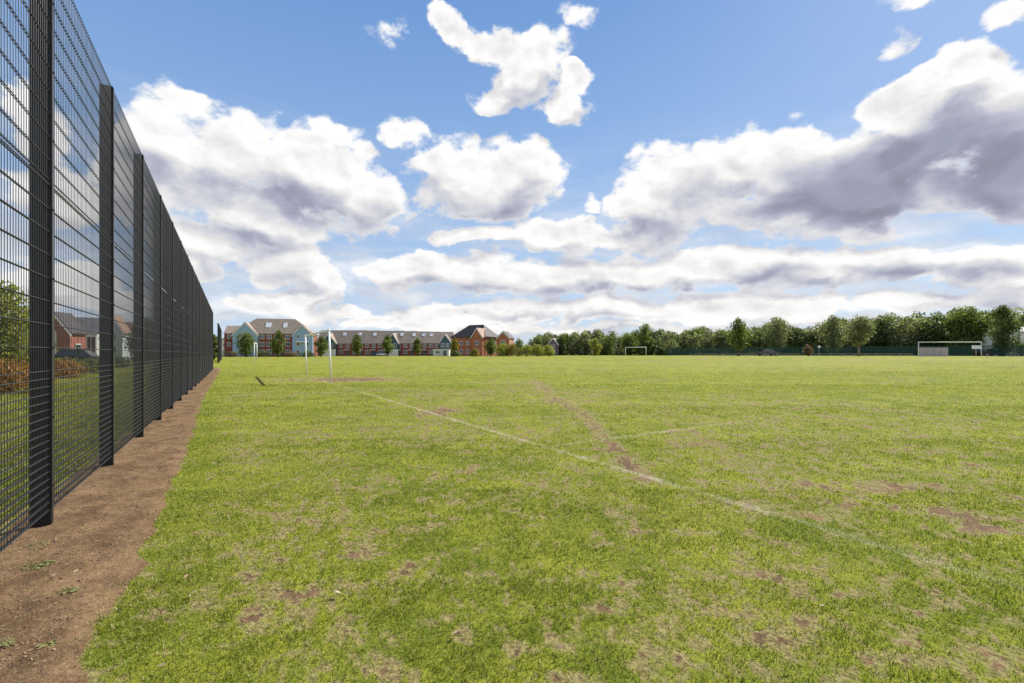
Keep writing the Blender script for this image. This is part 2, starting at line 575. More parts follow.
def build_clods():
    rng = np.random.default_rng(8)
    V = []; Fs = []
    base = np.array([(1, 0, 0), (-1, 0, 0), (0, 1, 0), (0, -1, 0), (0, 0, 1), (0, 0, -1)], float)
    tri = np.array([(0, 2, 4), (2, 1, 4), (1, 3, 4), (3, 0, 4), (2, 0, 5), (1, 2, 5), (3, 1, 5), (0, 3, 5)])
    n = 7000
    y = 1.9 + 22 * rng.random(n) ** 1.8; s = -.22 + 0.8 * rng.random(n)
    for k in range(n):
        x = FX0 + FK * y[k] + FN.x * s[k]; yy = y[k] + FN.y * s[k]
        r = 0.0022 + 0.0085 * rng.random() ** 3.2
        sc = np.array([1, .6 + .5 * rng.random(), .4 + .4 * rng.random()]) * r
        p = base * sc * (0.55 + .8 * rng.random((6, 1)))
        a = rng.random() * 6.28; c_, s_ = math.cos(a), math.sin(a)
        p = np.stack([p[:, 0] * c_ - p[:, 1] * s_, p[:, 0] * s_ + p[:, 1] * c_, p[:, 2]], -1)
        V.append(p + [x, yy, G(x, yy) + 0.005 + float(path_bump(x, yy)) + r * .1]); Fs.append(tri + 6 * k)
    me = fast_mesh('gravel', np.vstack(V), None, np.vstack(Fs))
    tag(link('gravel', me, 'stone_clod'), 'small stones and earth clods scattered over the bare soil strip', 'gravel', kind='stuff')


build_clods()


# ------------------------------------------------------------------ grass
def build_grass():
    rng = np.random.default_rng(21)
    bands = [(1.55, 3.0, 7000), (3.0, 5, 4200), (5, 8, 2000), (8, 13, 800), (13, 22, 300), (22, 34, 90), (34, 50, 40)]
    Px = []; Py = []; Wm = []
    for (a, b, d) in bands:
        um = 1.32
        n = int(d * um * (b * b - a * a))
        y = np.sqrt(a * a + (b * b - a * a) * rng.random(n)); x = y * um * (2 * rng.random(n) - 1)
        Px.append(x); Py.append(y)
    x = np.concatenate(Px); y = np.concatenate(Py)
    c = cover(x, y); s = fence_s(x, y)
    edge = path_w(y) + 0.26 * (fbm(x * 2.2, y * 2.2, 3, 17, .6) - .5)
    prob = np.clip((c - 0.20) / 0.7, 0.05, 1.0)
    onpath = (s < edge - 0.01) & (s > -0.30) & (y < 43)
    prob = np.where(onpath, np.where(s > edge - .18, .30 * (fbm(x * 6, y * 6, 2, 79) > .50), 0.014) + .22 * (fbm(x * 4, y * 4, 3, 77, .6) > .66), prob)
    prob = prob * (1 - smooth((y - 26) / 24) * .97)
    keep = rng.random(len(x)) < prob
    x = x[keep]; y = y[keep]; c = c[keep]; s = s[keep]; onpath = onpath[keep]
    n = len(x)
    clump = fbm(x * 4.5, y * 4.5, 3, 61, .6)
    h = (0.013 + 0.025 * rng.random(n)) * (0.66 + .62 * np.clip((clump - .3) / .5, 0, 1)) * np.clip(c + .25, .5, 1.2)
    h = np.where(s < -0.4, h * 2.0, h)
    h = np.where(onpath, h * .6, h)
    h *= 1 + 0.25 * smooth((y - 8) / 14)
    w = (0.0016 + 0.0012 * y ** 0.92) * (0.7 + .6 * rng.random(n)) * .5
    yaw = rng.random(n) * 2 * math.pi
    lean = (0.25 + 0.9 * rng.random(n)) * h
    ld = rng.random(n) * 2 * math.pi
    z = terrain(x, y) - 0.004 + np.where(onpath, path_bump(x, y) * .9 + .004, 0)
    dx, dy = np.cos(yaw) * w, np.sin(yaw) * w
    lx, ly = np.cos(ld) * lean, np.sin(ld) * lean
    V = np.empty((n, 5, 3), np.float32)
    V[:, 0] = np.stack([x - dx, y - dy, z], -1); V[:, 1] = np.stack([x + dx, y + dy, z], -1)
    mx_, my_, mz = x + lx * .32, y + ly * .32, z + h * .62
    V[:, 2] = np.stack([mx_ + dx * .8, my_ + dy * .8, mz], -1); V[:, 3] = np.stack([mx_ - dx * .8, my_ - dy * .8, mz], -1)
    V[:, 4] = np.stack([x + lx, y + ly, z + h * (0.95 - .25 * rng.random(n))], -1)
    i0 = np.arange(n)[:, None] * 5
    quads = i0 + np.array([[0, 1, 2, 3]]); tris = i0 + np.array([[3, 2, 4]])
    big = fbm(x * .35, y * .35, 3, 81)
    tint = np.clip(0.06 + .72 * rng.random(n) + .45 * (big - .5) - .30 * (clump - .5), 0, 1)
    tint = np.clip(tint + .22 * smooth((y - 5) / 16), 0, 1)
    dpatch = fbm(x * 1.1, y * 1.1, 3, 101)
    dp = np.clip(0.29 + .9 * (dpatch - .47) + .45 * (0.62 - c), 0.06, .75)
    dp = np.where(s < -.4, np.clip(dp * 1.3, .35, .9), dp)
    dry = (rng.random(n) < dp) * (0.45 + .55 * rng.random(n))
    tint5 = np.repeat(tint[:, None], 5, 1); dry5 = np.repeat(dry[:, None], 5, 1)
    dry5[:, 4] = np.clip(dry5[:, 4] + .15, 0, 1)
    me = fast_mesh('grass', V.reshape(-1, 3), quads, tris, {'tint': tint5.ravel(), 'dry': dry5.ravel()})
    tag(link('grass', me, 'grass_blade'), 'short patchy playing field grass with straw coloured worn areas', 'grass', kind='stuff')
    print('blades', n)


build_grass()


# ------------------------------------------------------------------ foliage tools
def leaf_cloud(rng, centres, radii, nleaf, leaf, squash=0.85, flat=0.0):
    """leaf sized faces spread through a volume of clumps -> verts, quads, tint"""
    centres = np.asarray(centres, float); radii = np.asarray(radii, float)
    p = radii ** 2; p /= p.sum()
    k = rng.choice(len(radii), nleaf, p=p)
    d = rng.normal(size=(nleaf, 3)); d /= np.linalg.norm(d, axis=1)[:, None]
    rad = radii[k] * (0.35 + 0.75 * rng.random(nleaf) ** 0.55)
    P = centres[k] + d * rad[:, None] * [1, 1, squash]
    nrm = d + rng.normal(size=(nleaf, 3)) * .75 + [0, 0, .25]
    nrm /= np.linalg.norm(nrm, axis=1)[:, None]
    a = np.cross(nrm, rng.normal(size=(nleaf, 3))); a /= np.linalg.norm(a, axis=1)[:, None]
    b = np.cross(nrm, a)
    L = (leaf * (0.55 + .9 * rng.random(nleaf)))[:, None]; W = L * (0.45 + .35 * rng.random((nleaf, 1)))
    V = np.stack([P - a * L, P - b * W + nrm * L * .2, P + a * L, P + b * W + nrm * L * .2], 1)
    ct = rng.random(len(radii))
    tint = np.clip(.15 + .5 * ct[k] + .45 * (rng.random(nleaf) - .35), 0, 1)
    return V.reshape(-1, 3), np.arange(nleaf * 4).reshape(-1, 4), np.repeat(tint, 4)


def crown_clumps(rng, w, h, z0, n, shape):
    C_ = []; R_ = []
    for i in range(n):
        t = (i + rng.random()) / n                 # height fraction
        if shape == 'oval': e = math.sin(math.pi * (0.10 + .86 * t)) ** .75
        elif shape == 'cone': e = (1 - t) ** .75 * min(1, .45 + 4 * t)
        elif shape == 'round': e = math.sqrt(max(0, 1 - (2 * t - 1) ** 2)) * 1.05
        elif shape == 'shrub': e = math.sqrt(max(0.02, 1 - t ** 2.2))
        else: e = min(1, .4 + 1.6 * t) * math.sqrt(max(0.05, 1 - max(0, (t - .45) / .6) ** 2))   # spreading
        r = w * (.11 + .11 * rng.random()) * (0.65 + .5 * e)
        if shape in ('round', 'shrub'): r *= 1.25
        a = rng.random() * 6.283; q = max(0, e * w / 2 - r * .7) * (rng.random() ** .45)
        z = z0 + r * .5 + t * (h - r * 1.2)
        C_.append((math.cos(a) * q, math.sin(a) * q, z)); R_.append(r)
    return C_, R_


def foliage_mesh(seed, w, h, z0, nclump, nleaf, leaf, shape):
    rng = np.random.default_rng(seed)
    c, r = crown_clumps(rng, w, h, z0, nclump, shape)
    V, Q, T = leaf_cloud(rng, c, r, nleaf, leaf)
    return fast_mesh('crown', V, Q, None, {'tint': T}), c


def make_tree(name, label, cat, px, Y, py_top, wpx, mat, shape='oval', clear=.18, seed=1, group=None, leaf=None, nleaf=1700, nclump=34, bark='bark', x=None):
    X = U(px) * Y if x is None else x
    z = G(X, Y)
    H = EYE + (HY - py_top) / F * Y - z
    W = wpx / F * Y
    t = thing(name, label, cat, (X, Y, z), random.random() * 6.28, group)
    me, cs = foliage_mesh(seed, W, H * (1 - clear), H * clear, nclump, nleaf, leaf or max(.09, .011 * H + .0009 * Y), shape)
    link('crown' if cat != 'shrub' else 'foliage', me, mat, t)
    rng = random.Random(seed)
    mb = MB(); r0 = max(.03, .017 * H + .012 * W)
    top = H * (clear + (1 - clear) * .72)
    pts = [(0, 0, -.1)] + [(rng.uniform(-.03, .03) * H * k / 4, rng.uniform(-.03, .03) * H * k / 4, top * k / 4) for k in range(1, 5)]
    mb.tube(pts, [r0 * 1.25, r0, r0 * .8, r0 * .5, r0 * .2], 7)
    for c in cs[::max(1, len(cs) // 7)]:
        zb = min(max(H * clear * .9, c[2] * .62), top * .95)
        mb.tube([(0, 0, zb), (c[0] * .5, c[1] * .5, zb + (c[2] - zb) * .4), c], [r0 * .42, r0 * .28, r0 * .1], 5)
    mb.build('trunk' if cat != 'shrub' else 'stem', bark, t, True)
    return t


# ------------------------------------------------------------------ ball stop fence
def wire(V, Fs, p, q, hw):
    """thin square wire from p to q"""
    p = np.array(p); q = np.array(q); d = q - p; L = np.linalg.norm(d); d = d / L
    a = np.cross(d, [0.577, 0.211, 0.789]) ; a /= np.linalg.norm(a); b = np.cross(d, a)
    n = len(V)
    for c in (p, q):
        for (s1, s2) in ((1, 1), (-1, 1), (-1, -1), (1, -1)):
            V.append(c + (a * s1 + b * s2) * hw)
    Fs += [(n, n + 1, n + 5, n + 4), (n + 1, n + 2, n + 6, n + 5), (n + 2, n + 3, n + 7, n + 6), (n + 3, n, n + 4, n + 7)]


def panel_mesh(L, z0, z1, hz, pitch=.05, vw=.0023, hw=.0030):
    """welded panel: upright wires with twin horizontals; local x along the fence"""
    V = []; Fs = []
    n = int(round(L / pitch))
    for i in range(1, n):
        x = i * L / n
        wire(V, Fs, (x, 0, z0), (x, 0, z1), vw)
    for z in hz:
        for y in (-.0066, .0066):
            wire(V, Fs, (0.002, y, z), (L - .002, y, z), hw)
    return fast_mesh('mesh_panel', np.array(V), np.array(Fs), None)


SP = 2.415
ang = math.atan2(FT.y, FT.x)
hz_low = list(np.arange(.15, 1.30, .0667)) + list(np.arange(1.35, 2.96, .2)) + [2.965]
hz_up = [3.0] + list(np.arange(3.17, 4.9, .2)) + [5.0]


def post_mesh(H=5.02):
    m = MB()
    m.box(-.03, .03, -.016, .118, -.25, H)
    return m


def clamp_mesh(H=5.02):
    m = MB(); m.box(-.026, .026, -.0215, -.0165, .16, H - .02)
    z = .35
    while z < H:
        m.box(-.008, .008, -.029, -.0205, z - .008, z + .008); z += .6
    return m


def build_fence(label, start, npost, loc_y0, height_scale=1.0, base=None):
    p0 = fence_pt(loc_y0)
    rt = thing('ball_stop_fence', label, 'fence', (p0.x, p0.y, base if base is not None else 0.0), ang, 'tall black mesh fences beside the field')
    pm = post_mesh().build('post', 'post_black', rt)
    cb = clamp_mesh().build('clamp_bar', 'powder_black', pm)
    lo = link('mesh_panel', panel_mesh(SP - .064, .14, 2.97, hz_low), 'powder_black', rt)
    up = link('mesh_panel', panel_mesh(SP - .064, 2.99, 5.0, hz_up), 'powder_black', rt)
    lo.location.x = up.location.x = .032
    for k in range(npost):
        if k == 0:
            continue
        p = pm.copy(); C.objects.link(p); p.location.x = k * SP
        c = cb.copy(); C.objects.link(c); c.parent = p
        if k < npost - 1:
            for s in (lo, up):
                c = s.copy(); C.objects.link(c); c.location.x = k * SP + .032
    if height_scale != 1: rt.scale.z = height_scale
    return rt


# post k stands at Y = 3.96 + 2.055 k ; two more stand nearer than the frame
DY = SP * FT.y
build_fence('tall black welded mesh fence running beside the bare soil strip', -2, 20, 3.96 - 2 * DY)
f2y = 56.0
f2 = build_fence('short far length of black mesh fence beyond the gap, near the flats', 0, 9, f2y, 0.98, G(fence_pt(f2y).x, f2y) + .0)


# ------------------------------------------------------------------ goals
def make_goal(label, P, Q, h, r=.06, lean=(0, 0), stays=True, group='white football goals'):
    P = Vector((P[0], P[1], G(*P))); Q = Vector((Q[0], Q[1], G(*Q)))
    rt = thing('football_goal', label, 'goal', P, 0, group)
    d = Q - P; lv = Vector((lean[0], lean[1], 0)); up = Vector((0, 0, h))
    for b in (Vector((0, 0, 0)), d):
        MB().tube([b - Vector((0, 0, .1)), b + lv + up], r, 10).build('post', 'goal_white', rt, True)
    dn = d.normalized()
    MB().tube([lv + up - dn * r, d + lv + up + dn * r], r * 1.2, 10).build('crossbar', 'goal_white', rt, True)
    if stays:
        n = Vector((dn.y, -dn.x, 0)) * stays
        for b in (Vector((0, 0, 0)), d):
            MB().tube([b + lv + up * .99, b + lv + up * .99 + n * .9, b + n * .95 + up * .62], .018, 6).build('net_support', 'goal_white', rt, True)
    return rt


P1 = GP1
Q1 = (U(306.8) * 31.0, 31.0)
make_goal('nearest white goal, its slightly leaning posts standing by the bare goalmouth', P1, Q1, 2.68, .048, (-.11, 0.02), 0)
make_goal('white goal in front of the dark green fence at the right of the field', (U(918.5) * 88, 88), (U(981.3) * 88, 88), 2.75, .06, (0, 0), 0)
make_goal('small distant white goal in front of the tall wood, mid field edge', (U(625.5) * 138, 138), (U(646) * 134, 134), 2.5, .08, (0, 0), 0)
make_goal('far white goal seen edge on in front of the blue gabled flats', (U(254.3) * 61, 61), (U(256.9) * 68, 68), 2.55, .05, (0, 0), 0)


# ------------------------------------------------------------------ buildings
def add_window(rt, x, z, w, h, y=0.0, side='front', mat='white_upvc', glass='glass_pane', name='window', mull=1):
    """frame with a pane as sub-part; front faces -y, right faces +x, left faces -x"""
    M = {'front': Matrix.Translation((x, y, z)), 'right': Matrix.Translation((y, x, z)) @ Matrix.Rotation(R(90), 4, 'Z'),
         'left': Matrix.Translation((y, x, z)) @ Matrix.Rotation(R(-90), 4, 'Z')}[side]
    b = .11; m = MB()
    m.box(-w / 2, w / 2, -.06, -.003, 0, b, M); m.box(-w / 2, w / 2, -.06, -.003, h - b, h, M)
    m.box(-w / 2, -w / 2 + b, -.06, -.003, b, h - b, M); m.box(w / 2 - b, w / 2, -.06, -.003, b, h - b, M)
    for k in range(mull):
        xx = -w / 2 + (k + 1) * w / (mull + 1); m.box(xx - b * .4, xx + b * .4, -.058, -.003, b, h - b, M)
    f = m.build(name, mat, rt)
    MB().box(-w / 2 + b, w / 2 - b, -.03, -.004, b, h - b, M).build('pane', glass, f)
    return f


def add_door(rt, x, w, h, y=0.0, mat='door_paint', porch=None):
    d = MB().box(x - w / 2, x + w / 2, y - .05, y - .003, 0.02, h).build('door', mat, rt)
    MB().box(x + w * .32, x + w * .40, y - .09, y - .052, h * .46, h * .5).build('handle', 'rim', d)
    if porch:
        MB().box(x - w, x + w, y - .8, y - .003, h + .15, h + .35).build('porch', porch, rt)


def gable_walls(x0, x1, y0, y1, eave, ridge, along='x'):
    m = MB()
    if along == 'x':
        ym = (y0 + y1) / 2
        A = [(y0, -.6), (y1, -.6), (y1, eave), (ym, ridge), (y0, eave)]
        m.hull([Vector((x0, a, b)) for a, b in A], [Vector((x1, a, b)) for a, b in A])
    else:
        xm = (x0 + x1) / 2
        A = [(x0, -.6), (x1, -.6), (x1, eave), (xm, ridge), (x0, eave)]
        m.hull([Vector((a, y1, b)) for a, b in A], [Vector((a, y0, b)) for a, b in A])
    return m


def gable_roof(x0, x1, y0, y1, eave, ridge, along='x', over=.3, th=.16):
    """two slopes as one shell sitting just above the walls"""
    m = MB(); g = .015
    if along == 'x':
        ym = (y0 + y1) / 2; sl = (ridge - eave) / (ym - y0); e = eave - sl * over
        P = [(y0 - over, e + g), (ym, ridge + g), (y1 + over, e + g), (y1 + over, e + g + th), (ym, ridge + g + th), (y0 - over, e + g + th)]
        a, b = [Vector((x0 - over * .6, p, q)) for p, q in P], [Vector((x1 + over * .6, p, q)) for p, q in P]
    else:
        xm = (x0 + x1) / 2; sl = (ridge - eave) / (xm - x0); e = eave - sl * over
        P = [(x0 - over, e + g), (xm, ridge + g), (x1 + over, e + g), (x1 + over, e + g + th), (xm, ridge + g + th), (x0 - over, e + g + th)]
        a, b = [Vector((p, y0 - over * .8, q)) for p, q in P], [Vector((p, y1, q)) for p, q in P]
    m.add(a + b, [(0, 1, 4, 5), (1, 2, 3, 4), (6 + 5, 6 + 4, 6 + 1, 6), (6 + 4, 6 + 3, 6 + 2, 6 + 1),
                  (0, 6, 7, 1), (1, 7, 8, 2), (2, 8, 9, 3), (3, 9, 10, 4), (4, 10, 11, 5), (5, 11, 6, 0)])
    return m


def barge(x0, x1, y, eave, ridge, over=.3, mat='white_upvc', parent=None):
    xm = (x0 + x1) / 2; sl = (ridge - eave) / (xm - x0); m = MB(); w = .32
    for s in (-1, 1):
        xe = xm + s * (xm - x0 + over); ze = eave - sl * over
        a = [Vector((xe, y, ze - w)), Vector((xm, y, ridge - w)), Vector((xm, y, ridge + .01)), Vector((xe, y, ze + .01))]
        m.hull(a if s > 0 else a[::-1], [p + Vector((0, -.05, 0)) for p in (a if s > 0 else a[::-1])])
    return m.build('bargeboard', mat, parent)


def hip_roof(x0, x1, y0, y1, eave, ridge, rx0, rx1, over=.35):
    ym = (y0 + y1) / 2; m = MB()
    V = [(x0 - over, y0 - over, eave), (x1 + over, y0 - over, eave), (x1 + over, y1 + over, eave), (x0 - over, y1 + over, eave), (rx0, ym, ridge), (rx1, ym, ridge)]
    V += [(x0 - over, y0 - over, eave - .18), (x1 + over, y0 - over, eave - .18), (x1 + over, y1 + over, eave - .18), (x0 - over, y1 + over, eave - .18)]
    m.add(V, [(0, 1, 5, 4), (1, 2, 5), (2, 3, 4, 5), (3, 0, 4), (6, 7, 1, 0), (7, 8, 2, 1), (8, 9, 3, 2), (9, 6, 0, 3), (9, 8, 7, 6)])
    return m


def skylight(rt, x, ym, y0, eave, ridge, f, w, L):
    """roof window lying in the front slope; f = 0 at the eave, 1 at the ridge"""
    sl = math.atan2(ridge - eave, ym - y0)
    cy = y0 + (ym - y0) * f; cz = eave + (ridge - eave) * f + .22
    M = Matrix.Translation((x, cy, cz)) @ Matrix.Rotation(sl, 4, 'X')
    b = .08; m = MB()
    m.box(-w / 2, w / 2, -L / 2, -L / 2 + b, -.05, .07, M); m.box(-w / 2, w / 2, L / 2 - b, L / 2, -.05, .07, M)
    m.box(-w / 2, -w / 2 + b, -L / 2 + b, L / 2 - b, -.05, .07, M); m.box(w / 2 - b, w / 2, -L / 2 + b, L / 2 - b, -.05, .07, M)
    fr = m.build('skylight', 'white_upvc', rt)
    MB().box(-w / 2 + b, w / 2 - b, -L / 2 + b, L / 2 - b, -.04, .04, M).build('pane', 'skylight_glass', fr)


# --- block of flats with blue gables
YA = 140.0; k = YA / F
XA = U(226) * YA
A = thing('block_of_flats', 'three storey brick flats with two pale blue gables and brown hipped roof', 'flats', (XA, YA, G(XA, YA)), R(14))
A.scale = (.905, .8, 1)
MB().box(1.9, 27.6, 0, 10, -.6, 7.1).build('wall', 'brick_red', A)
MB().box(-1.0, 1.88, 1.5, 9, -.6, 7.2).build('annex_wall', 'brick_red', A)
hip_roof(1.9, 27.6, 0, 10, 7.25, 12.2, 8.2, 20.8).build('roof', 'tile_brown', A)
gable_roof(-1.0, 3.4, 1.5, 9, 7.25, 9.6, 'x').build('annex_roof', 'tile_brown', A)
for (x0, x1, rz_) in ((2.3, 10.0, 10.6), (20.9, 27.55, 10.1)):
    gable_walls(x0, x1, -1.2, 4.5, 6.8, rz_, 'y').build('gable', 'clad_blue', A)
    gable_roof(x0, x1, -1.2, 5.5, 6.8, rz_, 'y', .25).build('gable_roof', 'tile_brown', A)
    barge(x0, x1, -1.41, 6.8, rz_, .25, 'white_upvc', A)
for px_ in (262, 269.5, 277, 288.5):
    for z in (.9, 3.2, 5.5):
        add_window(A, (px_ - 226) * k, z, 1.5, 1.35, 0, mull=1)
for z in (3.2, 5.6):
    add_window(A, .5, z, 1.0, 1.2, 1.5, mull=0)
for x0 in (5.9, 24.2):
    for z in (.9, 3.3, 5.7):
        add_window(A, x0 - 1.4, z, 1.2, 1.3, -1.2); add_window(A, x0 + 1.4, z, 1.2, 1.3, -1.2)
b_ = MB().box(22.2, 26.3, -2.1, -1.203, 4.55, 4.85).build('balcony', 'white_upvc', A)
for px_, w in ((267, 1.7), (284.5, 1.2)):
    skylight(A, (px_ - 226) * k, 5, 0, 7.25, 12.2, .52, w, 2.2)
add_door(A, 16.8, 1.1, 2.1, 0)

# tiny pale house at the end of the tall fence
Xw = U(223.6) * 150
Wh = thing('white_house', 'narrow pale rendered house end beside the blue gabled flats', 'house', (Xw, 150, G(Xw, 150)), 0)
gable_walls(-1.0, 1.0, 0, 7, 5.0, 6.0, 'y').build('wall', 'white_render', Wh)
gable_roof(-1.0, 1.0, 0, 7, 5.0, 6.0, 'y').build('roof', 'tile_grey', Wh)
add_window(Wh, 0, 1.0, .8, 1.2); add_window(Wh, 0, 3.2, .8, 1.2)

# --- brick terrace
YB = 176.0


def terrace_house(label, pa, pb, kind, ridge=9.9, lights=(.5,), gpos=None):
    w = (pb - pa) / F * YB; X = U(pa) * YB
    rt = thing('terrace_house', label, 'house', (X, YB, G(X, YB)), 0, 'brick terrace houses along the far edge of the field')
    gable_walls(0.004, w - .004, 0, 9, 5.0, ridge - .02, 'x').build('wall', 'brick_red', rt)
    gable_roof(.19, w - .19, 0, 9, 5.0, ridge, 'x').build('roof', 'tile_brown', rt)
    for f in lights:
        skylight(rt, w * f, 4.5, 0, 5.0, ridge, .68, 1.15, 1.5)
    n = 2 if w > 4 else 1
    for i in range(n):
        add_window(rt, w * (i + .5) / n, 3.2, 1.35, 1.25)
    add_window(rt, w * .28, .8, 1.7, 1.4)
    add_door(rt, w * .72, 1.0, 2.1, 0, 'door_paint', 'white_upvc')
    if kind == 'gable':
        g0, g1, gr = gpos
        g0 = (g0 - pa) / F * YB; g1 = (g1 - pa) / F * YB
        gable_walls(g0, g1, -1.0, 4, 5.0, gr, 'y').build('gable', 'clad_teal', rt)
        gable_roof(g0, g1, -1.0, 4.4, 5.0, gr, 'y', .2).build('gable_roof', 'tile_brown', rt)
        barge(g0, g1, -1.17, 5.0, gr, .2, 'white_upvc', rt)
        xm = (g0 + g1) / 2; ww = (g1 - g0)
        add_window(rt, xm - ww * .2, 3.3, min(1.2, ww * .3), 1.5, -1.0); add_window(rt, xm + ww * .2, 3.3, min(1.2, ww * .3), 1.5, -1.0)
        MB().box(g0 + .05, g1 - .05, -1.06, -1.003, 0, 2.6).build('render_band', 'white_render', rt)
    return rt


terrace_house('terrace house with dark teal gable beside the blue gabled flats', 316, 337, 'gable', 10.0, (.55,), (322, 337, 8.6))
terrace_house('brick terrace house just right of the first dark teal gable', 337, 351, 'mid', 10.0, (.35,))
terrace_house('brick terrace house behind the first round street tree from the left', 351, 364, 'mid', 10.0, (.5,))
terrace_house('brick terrace house between the two middle street trees', 364, 377, 'mid', 9.9, (.65,))
terrace_house('brick terrace house left of the middle teal gable, blue car in front', 377, 389, 'mid', 9.8, ())
terrace_house('terrace house with a dark teal gable in the middle of the row', 389, 402, 'gable', 9.8, (.35, .85), (387.5, 399, 8.6))
terrace_house('brick terrace house right of the middle teal gable', 402, 415, 'mid', 9.6, (.8,))
terrace_house('brick terrace house behind the small tree at the right of the row', 415, 428, 'mid', 9.5, (.55,))
terrace_house('brick terrace house next to the end house with teal gable', 428, 439, 'mid', 9.4, (.2,))
terrace_house('end terrace house with dark teal gable and white barge boards', 439, 452, 'gable', 9.3, (), (439.3, 451.7, 8.3))

# --- red brick house with a dark hipped roof
YC = 156.0
XC = U(468) * YC
Hc = thing('brick_house', 'large orange red brick house with a dark hipped roof', 'house', (XC, YC, G(XC, YC)), R(-30))
MB().box(-7.0, 7.0, 0, 9, -.6, 6.4).build('wall', 'brick_orange', Hc)
hip_roof(-7.0, 7.0, 0, 9, 6.55, 10.9, -2.6, 3.4, .4).build('roof', 'tile_dark', Hc)
gable_walls(2.6, 6.9, -1.6, 3.5, 6.5, 9.3, 'y').build('gable', 'brick_orange', Hc)
gable_roof(2.6, 6.9, -1.6, 4.2, 6.5, 9.3, 'y', .3).build('gable_roof', 'tile_tan', Hc)
barge(2.6, 6.9, -1.85, 6.5, 9.3, .3, 'white_upvc', Hc)
for x in (-5.4, -2.8, -.2):
    for z in (.9, 3.7): add_window(Hc, x, z, 1.3, 1.4)
for z in (.9, 3.7): add_window(Hc, 4.75, z, 1.5, 1.4, -1.6)
for y in (2.5, 6.1):
    for z in (.9, 3.6): add_window(Hc, y, z, 1.2, 1.4, 7.0, 'right')
add_door(Hc, 1.2, 1.0, 2.1)

Xd = U(503) * 150
Hd = thing('brick_house', 'smaller orange brick gabled house beside the hipped roof house', 'house', (Xd, 150, G(Xd, 150)), R(-12))
gable_walls(-2.1, 2.1, 0, 8, 6.0, 8.1, 'y').build('wall', 'brick_orange', Hd)
gable_roof(-2.1, 2.1, 0, 8, 6.0, 8.1, 'y', .25).build('roof', 'tile_dark', Hd)
barge(-2.1, 2.1, -.21, 6.0, 8.1, .25, 'white_upvc', Hd)
for z in (1.0, 3.7): add_window(Hd, 0, z, 1.5, 1.4)
add_door(Hd, 1.4, .9, 2.1)


def gable_house(name, label, px, Y, w, d, eave, ridge, rz, wall, roof, along='y', wins=(), door=None, bay=None, bargem='white_upvc', side=None, z=None):
    X = U(px) * Y
    rt = thing(name, label, 'house', (X, Y, G(X, Y) if z is None else z), R(rz))
    gable_walls(-w / 2, w / 2, 0, d, eave, ridge, along).build('wall', wall, rt)
    gable_roof(-w / 2, w / 2, 0, d, eave, ridge, along).build('roof', roof, rt)
    if along == 'y': barge(-w / 2, w / 2, -.25, eave, ridge, .3, bargem, rt)
    for (x, zz, ww, hh) in wins: add_window(rt, x, zz, ww, hh)
    if door: add_door(rt, door, 1.0, 2.1)
    if bay:
        x, z0, bw, bh = bay
        MB().hull([Vector((x - bw / 2, 0, z0)), Vector((x - bw * .3, -.7, z0)), Vector((x + bw * .3, -.7, z0)), Vector((x + bw / 2, 0, z0))],
                  [Vector((x - bw / 2, 0, z0 + bh)), Vector((x - bw * .3, -.7, z0 + bh)), Vector((x + bw * .3, -.7, z0 + bh)), Vector((x + bw / 2, 0, z0 + bh))]).build('bay', 'white_render', rt)
        add_window(rt, x, z0 + .5, bw * .55, bh - .8, -.7)
    if side:
        for (yy, zz, ww, hh) in side: add_window(rt, yy, zz, ww, hh, w / 2, 'right')
    return rt


gable_house('gabled_house', 'purple brown gabled house end beside the wood', 553, 175, 4.0, 7, 4.4, 6.6, -15, 'brick_purple', 'tile_grey', 'y', ((0, .9, 1.6, 1.4), (0, 3.0, 1.3, 1.2)), 1.3)
gable_house('low_house', 'low pale house with grey roof behind the bright bushes', 540, 185, 7, 7, 3.6, 5.6, 0, 'white_render', 'tile_grey', 'x', ((-2, 1, 1.4, 1.3), (1.8, 1, 1.4, 1.3)), 0)
# houses seen through the mesh
gable_house('gabled_house', 'white fronted house with dark red tiled side behind the mesh fence', 55, 58, 3.4, 2.6, 3.9, 6.2, 8, 'hung_tile_red', 'tile_dark', 'y', (), None, (-.8, .3, 1.9, 3.6), side=((1.3, 1, 1.0, 1.3),))
gable_house('grey_roofed_house', 'grey roofed house with white bay windows seen through the mesh', 87, 64, 4.0, 3.0, 4.0, 6.0, 25, 'brick_purple', 'tile_grey', 'x', ((-1.2, 2.8, 1.0, 1.0),), -1.3, (.7, .3, 2.0, 3.4))
gable_house('pale_gabled_house', 'tall pale clad house with pointed gable behind the mesh fence', 113, 70, 2.3, 3.0, 4.6, 6.7, 22, 'clad_pale', 'tile_tan', 'y', ((0, 3.0, .9, 1.3), (0, .9, 1.0, 1.3)))
gable_house('red_roofed_house', 'house with reddish roof and white bay, last before the dark fence run', 127, 74, 3.4, 3.0, 4.0, 6.0, 25, 'brick_red', 'tile_tan', 'x', ((-1.0, 2.8, .9, 1.0),), -1.1, (.7, .3, 1.7, 3.4))

# white building half hidden by the trees at the far right, and a white van sized store by the terrace
gable_house('white_building', 'white walled building half hidden by dark trees at far right', 1046, 98, 11, 8, 5.2, 6.3, 0, 'white_render', 'tile_grey', 'x', ((-2.4, 3.2, 1.2, 1.2),))
Xs = U(441) * 168
Sh = thing('garden_store', 'low white flat roofed store in front of the end terrace house', 'store', (Xs, 168, G(Xs, 168)), 0)
MB().box(-2.9, 2.9, 0, 3, -.3, 2.3).build('wall', 'shed_white', Sh)
MB().box(-3.1, 3.1, -.25, 3.2, 2.303, 2.5).build('roof', 'white_upvc', Sh)
add_door(Sh, 1.4, 1.0, 1.9, 0, 'door_paint')
add_window(Sh, -1.2, .9, 1.6, .9)


